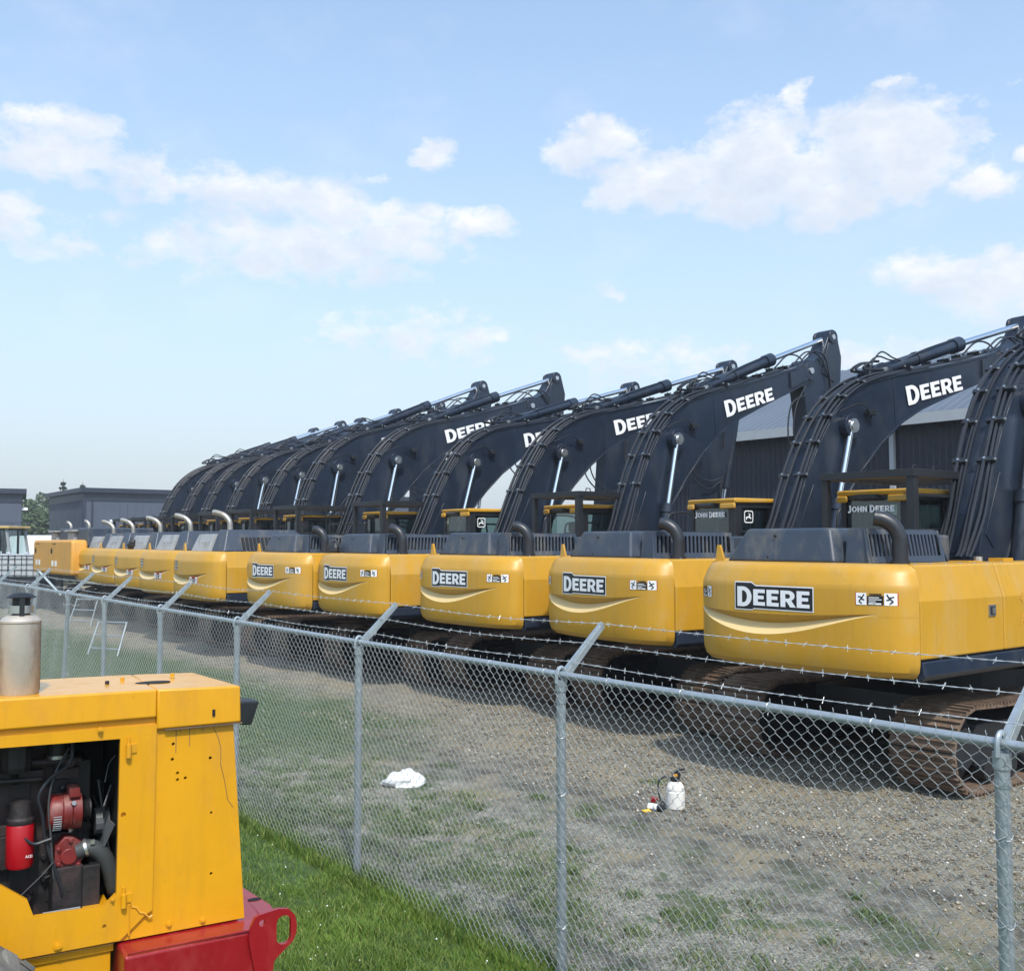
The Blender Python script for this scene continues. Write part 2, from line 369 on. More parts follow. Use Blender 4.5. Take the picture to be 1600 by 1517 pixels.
# ------------------------------------------------------------------ excavator
CWA, CWB = 1.37, -3.40     # half width, y of the seam
def cw_y(x, ins=0.0):
    t = min(1.0, abs(x) / (CWA - ins * .6))
    return CWB - (.40 - ins) * (1 - t ** 3.6) ** (1 / 2.1) + 0.0
PROF = [(1.33,.55),(1.325,.16),(1.345,.085),(1.40,.03),(1.48,.006),(1.60,0.0)]
PROFT = [(2.20,0.0),(2.25,.003),(2.268,.010),(2.37,.05),(2.425,.082),(2.455,.125),(2.47,.19),(2.472,.36)]
def prof_ins(z):
    return float(np.interp(z, [q[0] for q in PROFT], [q[1] for q in PROFT]))
SW0, SW1 = -1.34, 1.06
def swoosh(x):
    t = (x - SW0) / (SW1 - SW0)
    if t <= 0 or t >= 1: return None
    zt = 1.945 + .03 * t - .045 * math.sin(math.pi * t)
    bow = (math.sin(math.pi * t ** .82)) ** 1.15
    zb = 1.945 + .03 * t - .255 * bow - .012 * min(1, t * 8) 
    thick = .135 * bow ** .75 * (1 - .25 * t)
    return zb, zb + thick, zt, bow
def counterweight(kind, parent):
    nu = 96
    us = []
    for i in range(nu + 1):
        a = math.pi * (i / nu - .5)
        us.append((.62 * math.sin(a) / 1.0 + .38 * (2 * i / nu - 1)) )
    rows = []
    for i, u in enumerate(us):
        u = max(-1, min(1, u)); col_ = []
        x0 = u * CWA
        sw = swoosh(x0)
        if sw is None: zb, zm, zt, bow = 1.940, 1.943, 1.946, 0
        else: zb, zm, zt, bow = sw
        zm = max(zm, zb + .003); zt = max(zt, zm + .003)
        D = .095 * bow ** .6
        prof = list(PROF)
        prof += [((1.60 * (1 - k) + zb * k), 0.0) for k in (.4, .8)] + [(zb - .004, 0.0), (zb, 0.0)]
        prof += [(zb + (zm - zb) * k, D * k) for k in (.33, .66)] + [(zm, D), (zm + .004, D)]
        prof += [(zm + (zt - zm) * k, D * (1 - k)) for k in (.25, .5, .75)] + [(zt, 0.0), (zt + .004, 0)]
        prof += list(PROFT)
        for z, ins in prof:
            xx = u * (CWA - min(ins, .3) * .55)
            y = cw_y(u * (CWA - 1e-4)) + ins
            if y > CWB: y = CWB
            col_.append((xx, y, z))
        rows.append(col_)
    m = len(rows[0]); V = [p for r in rows for p in r]; F = []; mi = []
    kz = len(PROF) + 3; PF = []
    for i in range(nu):
        in_swoosh = swoosh(us[i] * CWA) is not None or swoosh(us[i + 1] * CWA) is not None  # columns crossed by the swoosh; their ledge faces take the paler gold
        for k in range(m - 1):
            (PF if in_swoosh and kz <= k < kz + 3 else F).append((i * m + k, (i + 1) * m + k, (i + 1) * m + k + 1, i * m + k + 1))
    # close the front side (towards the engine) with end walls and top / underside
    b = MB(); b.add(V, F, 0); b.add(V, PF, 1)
    top = [rows[i][-1] for i in range(nu + 1)]; bot = [rows[i][0] for i in range(nu + 1)]
    for line, z in ((top, None), (bot, None)):
        n = len(line); vs = line + [(p[0], CWB + .02, p[2]) for p in line]
        fs = [(i, i + 1, i + 1 + n, i + n) for i in range(n - 1)]
        if line is bot: fs = [f[::-1] for f in fs]
        b.add(vs, fs)
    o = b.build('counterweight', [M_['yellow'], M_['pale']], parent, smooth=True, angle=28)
    return o
def cw_map(x, z, off=.006):
    return (x, cw_y(x) + prof_ins(z) - off, z)
def sticker(mb, f, w, h):
    # 0 white 1 black 2 red
    def q(x0, x1, y0, y1, m, lift=0):
        mb.add([f(x0, y0, lift), f(x1, y0, lift), f(x1, y1, lift), f(x0, y1, lift)], [(0, 1, 2, 3)], m)
    q(-.02 * w, 1.02 * w, -.06 * h, 1.06 * h, 2, 0)
    q(0, .28 * w, 0, h, 0, .002); q(.72 * w, w, 0, h, 0, .002)
    q(.30 * w, .70 * w, 0, .78 * h, 1, .002)
    for k, (a, b_) in enumerate(((.34, .60), (.34, .66), (.34, .52))):
        q(a * w, b_ * w, (.60 - .17 * k) * h, (.66 - .17 * k) * h, 0, .004)
    for s_, ln in (('STAY CLEAR', .10), ):
        V, F = font_text(s_, .15 * h, .002); mx = max(v[0] for v in V)
        mb.add([f(.34 * w + v[0] / mx * .32 * w, .06 * h + v[1], .004) for v in V], F, 0)
    V, F = font_text('WARNING', .17 * h, .002); mx = max(v[0] for v in V)
    mb.add([f(.36 * w + v[0] / mx * .30 * w, .83 * h + v[1], .004) for v in V], F, 1)
    for ox, sgn in ((.14, 1), (.86, -1)):       # little struck figures
        for (a, b_) in (((-.06, .3), (.03, .62)), ((.03, .62), (.08, .9)), ((.03, .62), (-.08, .7)), ((.0, .5), (.09, .42)), ((-.06, .3), (.02, .12))):
            x0, y0, x1, y1 = (ox + sgn * a[0]) * w, a[1] * h, (ox + sgn * b_[0]) * w, b_[1] * h
            dx, dy = x1 - x0, y1 - y0; l = math.hypot(dx, dy); nx, ny = -dy / l * .006, dx / l * .006
            mb.add([f(x0 - nx, y0 - ny, .004), f(x1 - nx, y1 - ny, .004), f(x1 + nx, y1 + ny, .004), f(x0 + nx, y0 + ny, .004)], [(0, 1, 2, 3)], 1)

def track(parent, sx):
    cx = sx * 1.255 - .30; hw = .375; r = .44; yr, yf = -2.28, 2.16; zc = .49
    path = []
    n = 14
    for i in range(n + 1):
        a = R(90 + 180 * i / n); path.append((yr + r * math.cos(a), zc + r * math.sin(a)))
    for i in range(1, 22): path.append((yr + (yf - yr) * i / 22, zc - r))
    for i in range(n + 1):
        a = R(-90 + 180 * i / n); path.append((yf + r * math.cos(a), zc + r * math.sin(a)))
    for i in range(1, 22):
        t = i / 22; path.append((yf + (yr - yf) * t, zc + r - .035 * abs(math.sin(math.pi * t * 2))))
    # resample evenly
    P = [Vector((p[0], p[1])) for p in path]; P.append(P[0])
    L = [0]
    for i in range(len(P) - 1): L.append(L[-1] + (P[i + 1] - P[i]).length)
    ns = 52; step = L[-1] / ns
    def at(s_):
        s_ %= L[-1]
        for i in range(len(P) - 1):
            if L[i + 1] >= s_:
                t = (s_ - L[i]) / max(1e-9, L[i + 1] - L[i]); return P[i].lerp(P[i + 1], t)
    b = MB()
    for k in range(ns):
        p0, p1 = at(k * step + .012), at((k + 1) * step - .004)
        d = (p1 - p0).normalized(); nrm = Vector((d.y, -d.x)) 
        c_ = (p0 + p1) / 2; ctr = Vector(((yr + yf) / 2, zc))
        if (c_ - ctr).dot(nrm) < 0 and abs(c_.x) < 2: nrm = -nrm
        if abs(c_.x) >= 2 and nrm.dot(c_ - Vector((yr if c_.x < 0 else yf, zc))) < 0: nrm = -nrm
        def quadbar(a0, a1, h0, h1, x0=cx - hw, x1=cx + hw):
            q = [p0 + d * a0 + nrm * h0, p0 + d * a1 + nrm * h0, p0 + d * a1 + nrm * h1, p0 + d * a0 + nrm * h1]
            b.add([(x0, v.x, v.y) for v in q] + [(x1, v.x, v.y) for v in q],
                  [(0,1,2,3),(7,6,5,4),(0,4,5,1),(1,5,6,2),(2,6,7,3),(3,7,4,0)])
        w = (p1 - p0).length
        quadbar(0, w, -.012, .014)
        for g in (.12, .48, .86): quadbar(w * g - .011, w * g + .011, .014, .044)
        for xb in (-.14, -.09, .09, .14):
            quadbar(w * .22, w * .36, .014, .03, cx + xb - .014, cx + xb + .014)
    belt = b.build('track', M_['rust'], parent, smooth=False)
    f = MB()
    f.prism([(yr + .25, zc - .22), (yf - .3, zc - .22), (yf - .1, zc + .02), (yf - .35, zc + .2), (yr + .3, zc + .22), (yr + .1, zc)], 'x', cx - .22, cx + .22)
    for k in range(8): 
        y = yr + .45 + k * .48; f.lathe([(.02, -.28), (.13, -.28), (.13, -.1), (.10, -.1), (.10, .1), (.13, .1), (.13, .28), (.02, .28)], (cx, y, zc - .27), 14, axis='x')
    f.build('track_frame', M_['black'], belt)
    s_ = MB()
    s_.lathe([(.05, -.24), (.22, -.24), (.22, -.15), (.36, -.13), (.36, .13), (.22, .15), (.22, .24), (.05, .24)], (cx, yr, zc), 22, axis='x')
    s_.build('drive_sprocket', M_['black'], belt)
    i_ = MB(); i_.lathe([(.05, -.2), (.15, -.2), (.36, -.12), (.36, .12), (.15, .2), (.05, .2)], (cx, yf, zc), 22, axis='x')
    i_.build('idler_wheel', M_['black'], belt)
    return belt

FOOT = Vector((0, .10, 2.35))
UP = [(-.16,2.15),(-.10,2.55),(.06,3.05),(.30,3.62),(.60,4.22),(.98,4.78),(1.42,5.17),(1.95,5.43),(2.6,5.60),(3.5,5.80),(4.6,6.06),(5.3,6.25),(5.7,6.38),(5.9,6.36)]
LO = [(6.0,6.22),(5.92,6.05),(5.7,5.93),(5.0,5.68),(4.1,5.36),(3.3,5.06),(2.75,4.78),(2.2,4.38),(1.7,3.90),(1.25,3.38),(.9,2.9),(.62,2.4),(.4,2.1),(.05,2.0)]
KNEE = (1.32, 4.62); CF = (2.44, 5.68); TE = (4.75, 6.42); RE = (6.78, 7.04); TIP = (5.78, 6.2)
def boom_assembly(parent, word=True):
    hw = .25
    b = MB()
    b.prism(UP + LO, 'x', -hw, hw)
    # raised flange plates along the top and underside edges, a welded collar and foot bosses
    def strip(pts, o0, o1, w):
        n = len(pts)
        for i in range(n - 1):
            p, q = Vector(pts[i]), Vector(pts[i + 1]); d = (q - p).normalized(); nn = Vector((-d.y, d.x))
            p0, q0, p1, q1 = p + nn * o0, q + nn * o0, p + nn * o1, q + nn * o1
            b.add([(-w, p0.x, p0.y), (-w, q0.x, q0.y), (-w, q1.x, q1.y), (-w, p1.x, p1.y), (w, p0.x, p0.y), (w, q0.x, q0.y), (w, q1.x, q1.y), (w, p1.x, p1.y)],
                  [(0,1,2,3),(7,6,5,4),(0,4,5,1),(1,5,6,2),(2,6,7,3),(3,7,4,0)])
    lo = [(y, z) for y, z in LO[2:12]]
    strip(UP[1:12], -.025, .004, hw + .022)
    strip(lo, -.025, .004, hw + .022)
    for s_ in (-1, 1):
        x0, x1 = (hw + .001, hw + .013) if s_ > 0 else (-hw - .013, -hw - .001)
        b.prism([(.30, 2.62), (.86, 3.42), (.50, 3.62), (.10, 2.8)], 'x', x0, x1)
        b.prism([(5.05, 5.78), (5.9, 6.08), (5.86, 6.34), (5.05, 6.12)], 'x', x0, x1 + s_ * .03 if s_ > 0 else x1) if s_ > 0 else b.prism([(5.05, 5.78), (5.9, 6.08), (5.86, 6.34), (5.05, 6.12)], 'x', x0 - .03, x1)
        b.prism([(2.56, 4.72), (2.59, 4.72), (2.56, 5.56), (2.53, 5.56)], 'x', x0, x1 - .004 if s_ > 0 else x1)
    b.lathe([(.09, -.40), (.20, -.40), (.20, .40), (.09, .40)], (0, KNEE[0], KNEE[1]), 24, axis='x')
    b.lathe([(.1, -.3), (.2, -.3), (.2, .3), (.1, .3)], (0, TIP[0], TIP[1]), 24, axis='x')
    for s_ in (-1, 1):   # lugs carrying the arm cylinder foot
        a0, a1 = (.10, .15) if s_ > 0 else (-.15, -.10)
        b.prism([(1.75, 5.33), (2.28, 5.78), (2.38, 5.82), (2.50, 5.82), (2.60, 5.76), (2.82, 5.62), (2.7, 5.5)], 'x', a0, a1)
    boom = b.build('boom', M_['navy'], parent, angle=30, bevel=.008)
    # lettering on both sides of the boom
    if word:
        ang = R(14.0); w = 1.62; x0, z0 = 2.90, 5.12
        for s_ in (1, -1):
            def f(u, v, s_=s_):
                if s_ < 0: u = w - u
                return (s_ * (hw + .026), x0 + u * math.cos(ang) - v * math.sin(ang), z0 + u * math.sin(ang) + v * math.cos(ang))
            lt = MB(); lettering(lt, 'DEERE', f, .27, w); lt.build('lettering', M_['white'], boom, smooth=False)
    # pipes and hoses along the back of the boom
    n_ = [Vector(p) for p in UP[:12]]
    def off_path(off, i0=0, i1=12, dz=0):
        out = []
        for i in range(i0, i1):
            a = n_[max(0, i - 1)]; c_ = n_[min(len(n_) - 1, i + 1)]; d = (c_ - a).normalized(); nn = Vector((-d.y, d.x))
            out.append(n_[i] + nn * off)
        return out
    for k, (x, off, i0, i1, r) in enumerate(((-.23, .05, 1, 12, .021), (-.17, .10, 1, 9, .024), (-.11, .05, 1, 12, .021), (-.05, .07, 2, 9, .018),
                                          (.10, .05, 1, 12, .021), (.16, .10, 1, 9, .024), (.22, .055, 1, 12, .022), (.275, .03, 1, 10, .018))):
        pts = off_path(off, i0, i1)
        P3 = [(x + (.02 * math.sin(i * 1.3 + k)), p.x, p.y) for i, p in enumerate(pts)]
        P3 = [(x, -.32 - .03 * (k % 3), 2.50), (x, -.24, 2.62)] + P3[1:]
        if i1 == 9: P3 += [(x * .8, 1.93, 5.66), (x * .7, 2.12, 5.80), (x * .6, 2.35, 5.84)]
        t = MB(); t.tube(catmull(P3, 4), r, 7); t.build('hydraulic_pipe', M_['rubber'], boom)
    # clamps with bright bolts
    c_ = MB(); 
    for idx, t in ((3, .2), (4, .1), (4, .9), (5, .7), (6, .6), (8, .4), (9, .5), (10, .5)):
        p = n_[idx].lerp(n_[idx + 1], t); d = (n_[idx + 1] - n_[idx]).normalized(); nn = Vector((-d.y, d.x))
        for (xa, xb) in ((-.26, -.08), (.07, .31)):
            q = p + nn * .085
            T = Matrix.Translation((0, q.x, q.y)) @ Matrix.Rotation(math.atan2(d.y, d.x), 4, 'X')
            c_ = MB(); c_.T = T; c_.box(xa, xb, -.03, .03, -.05, .03, 0); c_.cyl(((xa + xb) / 2, 0, .03), ((xa + xb) / 2, 0, .055), .018, 8, 1)
            c_.cyl((xb, 0, 0), (xb + .02, 0, 0), .02, 8, 1)
            c_.build('pipe_clamp', [M_['rubber'], M_['steel']], boom)
    for (y, z, w_, r) in ((KNEE[0], KNEE[1], .44, .075), (TIP[0], TIP[1], .33, .07), (CF[0], CF[1], .19, .06), (RE[0], RE[1], .24, .06)):
        p_ = MB(); p_.cyl((-w_, y, z), (w_, y, z), r, 14); p_.build('pin', M_['steel'], boom)
    g = MB()
    g.tube(catmull([(.30, 1.1, 4.85), (.38, 1.5, 5.0), (.36, 1.75, 4.9), (.30, 1.9, 4.8)], 4), .012, 6)
    g.box(.28, .38, 1.76, 1.92, 4.84, 4.93)
    g.build('work_light', M_['black'], boom, bevel=.01)
    # arm cylinder
    a = MB(); cf, te = Vector((0, *CF)), Vector((0, *TE)); d = (te - cf).normalized()
    a.cyl(cf + d * .08, te, .115, 20); a.cyl(te - d * .22, te + d * .02, .145, 20); a.cyl(cf + d * 1.05, cf + d * 1.13, .13, 20)
    a.lathe([(.06, -.09), (.13, -.09), (.13, .09), (.06, .09)], cf, 18, axis='x')
    a.tube(catmull([cf + Vector((.06, .35, .12)), cf + d * 1.1 + Vector((.1, 0, .12)), te - d * .3 + Vector((.06, 0, .13))], 4), .018, 6)
    ac = a.build('arm_cylinder', M_['navy'], parent)
    r_ = MB(); re = Vector((0, *RE)); r_.cyl(te, re - d * .1, .058, 16); r_.lathe([(.05, -.08), (.11, -.08), (.11, .08), (.05, .08)], re, 16, axis='x')
    r_.build('piston_rod', M_['chrome'], ac)
    for s_ in (1,):
        for zo, sp in ((0, .1), (.07, .25)):
            h = MB(); x = s_ * (.08 + zo)
            h.tube(catmull([(x, 2.0, 5.5), (x, 2.12, 5.78), (x, 2.36, 5.93 + zo), (x, 2.66, 5.90 + zo * .4), (x * .6, 2.95, 5.92)], 4), .015, 6)
            h.build('hose', M_['rubber'], boom)
    # boom lift cylinders
    for s_ in (-1, 1):
        x = s_ * .36; k_ = Vector((x, *KNEE)); base = Vector((x, .62, 2.0)); d = (k_ - base).normalized()
        c2 = MB(); c2.cyl(base, base + d * 1.35, .105, 18); c2.cyl(base + d * 1.25, base + d * 1.42, .13, 18)
        o = c2.build('boom_cylinder', M_['navy'], parent)
        c3 = MB(); c3.cyl(base + d * 1.4, k_, .055, 14); c3.lathe([(.06, -.06), (.12, -.06), (.12, .06), (.06, .06)], k_, 18, axis='x')
        c3.build('piston_rod', M_['chrome'], o)
    # stick
    st = MB()
    poly = [(6.66,7.10),(6.72,7.19),(6.80,7.22),(6.90,7.19),(6.97,7.08),(7.10,6.60),(7.02,6.0),(6.86,5.35),(6.45,4.2),(6.05,3.0),(5.85,2.3),(5.7,2.12),(5.52,2.15),(5.45,2.35),
            (5.55,3.0),(5.66,4.0),(5.72,4.9),(5.66,5.6),(5.58,6.05),(5.62,6.34),(5.78,6.46),(6.05,6.45),(6.35,6.62),(6.52,6.85)]
    st.prism(poly, 'x', -.19, .19)
    st.prism([(6.60,6.9),(6.97,7.0),(7.02,6.62),(6.75,6.0),(6.3,6.2)], 'x', .192, .21); st.prism([(6.60,6.9),(6.97,7.0),(7.02,6.62),(6.75,6.0),(6.3,6.2)], 'x', -.21, -.192)
    for s_ in (-.2, .2): st.lathe([(.06, -.03), (.16, -.03), (.16, .03), (.06, .03)], (s_, RE[0], RE[1]), 18, axis='x')
    stick = st.build('stick', M_['navy'], parent, angle=30, bevel=.01)
    for x, dx in ((.24, .0), (-.24, .0), (.28, .12)):
        h = MB()
        h.tube(catmull([(x, 5.2 + dx, 6.30), (x, 5.7 + dx, 6.62), (x, 6.2 + dx, 6.55), (x, 6.5, 6.05 - dx), (x, 6.42, 5.5), (x, 6.35, 5.0)], 5), .018, 6); h.build('hose', M_['rubber'], stick)
    for x, dz in ((.30, 0), (.30, -.18)):
        h = MB(); h.tube(catmull([(x, 5.55, 5.85 + dz), (x, 5.18 + dz, 5.4), (x, 5.05 + dz, 4.8 + dz), (x, 5.3, 4.35 + dz), (x, 5.8, 4.15 + dz), (x, 6.25, 4.25 + dz * .4)], 5), .018, 6)
        h.cyl((x, 6.2, 4.0 + dz), (x, 6.25, 4.3 + dz * .4), .03, 8); h.build('hose', M_['rubber'], stick)
    # bucket cylinder, linkage, bucket
    bc = MB(); A, B = Vector((0, 7.12, 6.0)), Vector((0, 6.68, 4.0)); bc.cyl(A, B, .10, 16); bc.cyl(B + (A - B).normalized() * .2, B, .125, 16)
    o = bc.build('bucket_cylinder', M_['navy'], parent)
    br = MB(); br.cyl(B, (0, 6.38, 2.75), .05, 12); br.build('piston_rod', M_['chrome'], o)
    bk = MB()
    prof = [(5.55,2.2),(5.2,2.1),(4.75,1.7),(4.5,1.2),(4.55,.7),(4.85,.3),(5.3,.12),(5.75,.2)]
    inn = [(5.72,.26),(5.32,.19),(4.92,.36),(4.63,.74),(4.59,1.2),(4.82,1.64),(5.24,2.02),(5.5,2.1)]
    bk.prism(prof + inn, 'x', -.62, .62)
    side = [(5.55,2.2),(5.2,2.1),(4.75,1.7),(4.5,1.2),(4.55,.7),(4.85,.3),(5.3,.12),(5.75,.2),(5.95,.5),(5.9,1.5)]
    bk.prism(side, 'x', -.65, -.622); bk.prism(side, 'x', .622, .65)
    for s_ in (-1, 1): bk.prism([(5.3,2.1),(5.45,2.4),(5.75,2.3),(6.2,2.2),(6.25,1.95),(5.6,1.9)], 'x', s_ * .25 - .03, s_ * .25 + .03)
    bk.prism([(6.38,2.78),(6.45,2.7),(6.25,2.1),(6.15,2.12)], 'x', -.2, .2)
    bucket = bk.build('bucket', M_['navy'], parent, angle=30)
    tt = MB()
    for k in range(5):
        x = -.5 + .25 * k; tt.hexa([(x - .05, 5.7, .14), (x + .05, 5.7, .14), (x + .05, 5.72, .26), (x - .05, 5.72, .26), (x - .03, 6.0, .24), (x + .03, 6.0, .24), (x + .03, 6.0, .27), (x - .03, 6.0, .27)])
    tt.build('bucket_teeth', M_['rust'], bucket, smooth=False)

def cab(parent, guard, sign, roof_col='yellow'):
    x0, x1, y0, y1, z0, z1 = -1.40, -.36, -.62, 1.14, 1.36, 3.34
    b = MB()
    b.box(x0, x1, y0, y1, z0, z0 + .06)
    zs = 2.60
    # lower body panels
    b.box(x0, x1, y0, y0 + .05, z0 + .06, 2.72); b.box(x0, x0 + .04, y0 + .05, y1, z0 + .06, 2.25); b.box(x1 - .04, x1, y0 + .05, y1, z0 + .06, 2.50); b.box(x0 + .04, x1 - .04, y1 - .04, y1, z0 + .06, 1.9)
    # posts
    for (xa, xb, ya, yb) in ((x0, x0 + .07, y0, y0 + .08), (x1 - .15, x1, y0, y0 + .16), (x0, x0 + .07, y1 - .08, y1), (x1 - .07, x1, y1 - .08, y1), (x1 - .06, x1, .22, .30), (x0, x0 + .06, .22, .30)):
        za = 2.72 if ya == y0 else (2.50 if xb == x1 else 2.25)
        b.box(xa, xb, ya, yb, za, z1)
    b.box(x0, x1, y0, y0 + .06, 3.26, z1 + .001)
    b.box(x1 - .06, x1, y0 + .16, y1 - .08, 3.24, z1); b.box(x0, x0 + .06, y0 + .08, y1 - .08, 3.24, z1); b.box(x0 + .07, x1 - .07, y1 - .06, y1, 3.24, z1)
    c_ = b.build('cab', M_['black'], parent, smooth=False, bevel=.012)
    rf = MB(); ov = .04
    rf.prism([(y0 - .03, z1 - .02), (y0 - .05, z1 + .05), (y0 + .02, z1 + .06), (y1 - .1, z1 + .06), (y1 + .08, z1 + .04), (y1 + .06, z1)], 'x', x0 - ov, x1 + ov)
    rf.box(x0 - ov, x0 + .12, y0 - .055, y0 - .008, z1 - .11, z1 - .02); rf.box(x1 - .30, x1 + ov, y0 - .055, y0 - .008, z1 - .11, z1 - .02)
    roof = rf.build('roof', M_['yellow'], c_, bevel=.02)
    q = MB(); q.cyl((-1.15, y0 - .06, z1 - .05), (-.80, y0 - .06, z1 - .05), .04, 12); q.build('work_light', M_['black'], c_)
    def pane(ps):
        g = MB(); g.add(ps, [(0, 1, 2, 3)]); return g.build('window', M_['glass'], c_, smooth=False)
    ra = .0
    pane([(x0 + .07, y0 + .02, 2.72), (x1 - .15, y0 + .02, 2.72), (x1 - .15, y0 + .02, 3.26), (x0 + .07, y0 + .02, 3.26)])
    pane([(x1 - .02, y0 + .16, 2.50), (x1 - .02, .22, 2.50), (x1 - .02, .22, 3.24), (x1 - .02, y0 + .16, 3.24)])
    pane([(x1 - .02, .30, 2.50), (x1 - .02, y1 - .08, 2.50), (x1 - .02, y1 - .08, 3.24), (x1 - .02, .30, 3.24)])
    pane([(x0 + .02, y0 + .08, 2.25), (x0 + .02, .22, 2.25), (x0 + .02, .22, 3.24), (x0 + .02, y0 + .08, 3.24)])
    pane([(x0 + .02, .30, 2.25), (x0 + .02, y1 - .08, 2.25), (x0 + .02, y1 - .08, 3.24), (x0 + .02, .30, 3.24)])
    pane([(x0 + .07, y1 - .03, 1.9), (x1 - .07, y1 - .03, 1.9), (x1 - .07, y1 - .03, 3.24), (x0 + .07, y1 - .03, 3.24)])
    s_ = MB(); s_.box(-1.15, -.62, -.35, .25, 1.5, 2.2); s_.box(-1.13, -.64, -.42, -.28, 2.2, 2.88); s_.box(-1.0, -.77, -.42, -.30, 2.88, 3.08); s_.box(-1.28, -1.18, -.2, .4, 2.2, 2.35); s_.box(-.60, -.50, -.2, .4, 2.2, 2.35)
    s_.build('seat', M_['hood'], c_, bevel=.04)
    bars = MB()
    for z in (2.62, 2.86): bars.cyl((x1 + .03, y0 + .1, z), (x1 + .03, y1 - .1, z), .011, 6)
    for z in (2.62,): bars.cyl((x0 + .1, y0 - .02, z + .1), (x1 - .16, y0 - .02, z + .1), .01, 6)
    bars.build('window_bar', M_['black'], c_)
    if sign in ('both', 'words'):
        l = MB(); lettering(l, 'JOHN DEERE', lambda u, v: (x0 + .115 + u, y0 - .006, 3.10 + v), .078, .70); l.build('lettering', M_['white'], c_, smooth=False)
    if sign in ('both', 'badge'):
        l = MB(); badge(l, lambda u, v: (x1 + .004, y0 + .20 + u, 3.00 + v), .20); l.build('badge', M_['white'], c_, smooth=False)
    if guard:
        g = MB(); zt = 3.58
        xa, xb, ya, yb = x0 - .08, x1 + .16, y0 - .22, y1 + .12
        for (p, r_) in (((xa, ya), .045), ((xb, ya), .055)):
            g.box(p[0] - r_, p[0] + r_, p[1] - r_, p[1] + r_, 2.45, zt - .05)
        g.box(xb - .05, xb + .04, yb - .1, yb, 2.45, zt - .05)
        g.box(xa - .06, xb + .07, ya - .07, ya + .07, zt - .05, zt + .05)
        g.box(xa - .06, xb + .07, yb - .07, yb + .05, zt - .05, zt + .05)
        g.box(xa - .06, xa + .03, ya + .07, yb - .07, zt - .05, zt + .05); g.box(xb - .02, xb + .07, ya + .07, yb - .07, zt - .05, zt + .05)
        for k in range(9):
            yy = ya + .18 + k * .19; g.box(xa + .03, xb - .02, yy, yy + .03, zt - .02, zt + .02)
        if guard == 1:
            for (xx, ya_, yb_, za, zb_) in ((xb + .12, -.85, -.1, 2.46, 3.38), (xb + .12, .0, 1.2, 2.46, 3.38), (1.22, -.7, .5, 2.46, 3.12), (.95, .6, 1.7, 2.46, 3.2)):
                hr = MB(); hr.tube(catmull([(xx, ya_, za), (xx, ya_, zb_ - .12), (xx, ya_ + .1, zb_), (xx, yb_ - .1, zb_), (xx, yb_, zb_ - .12), (xx, yb_, za)], 4), .02, 6)
                hr.tube([(xx, ya_, (za + zb_) / 2), (xx, yb_, (za + zb_) / 2)], .014, 6); hr.build('handrail', M_['black'], parent)
        for k in range(3): g.tube([(xb - .2, ya + .35 + k * .5, zt + .05), (xb - .2, ya + .36 + k * .5, zt + .12), (xb - .2, ya + .46 + k * .5, zt + .12), (xb - .2, ya + .47 + k * .5, zt + .05)], .012, 6)
        if guard == 2:
            g.box(xb - .04, xb + .0, ya, yb, zt - .30, zt - .26)
        go = g.build('cab_guard', M_['black'], parent, smooth=False, bevel=.012)
        if guard == 3:
            pl = MB(); pl.box(xb + .071, xb + .085, .40, .86, zt - .045, zt + .075, 0)
            V, F = font_text('Brandt', .11, .002); mx = max(v[0] for v in V)
            pl.add([(xb + .088, .42 + v[0] / mx * .42, zt - .02 + v[1]) for v in V], F, 1)
            pl.build('name_plate', [M_['deckdark'], M_['blk']], go, smooth=False)
    return c_
M_['deckdark'] = paint('bronze_plate', (.16, .13, .07), .5, var=.1)

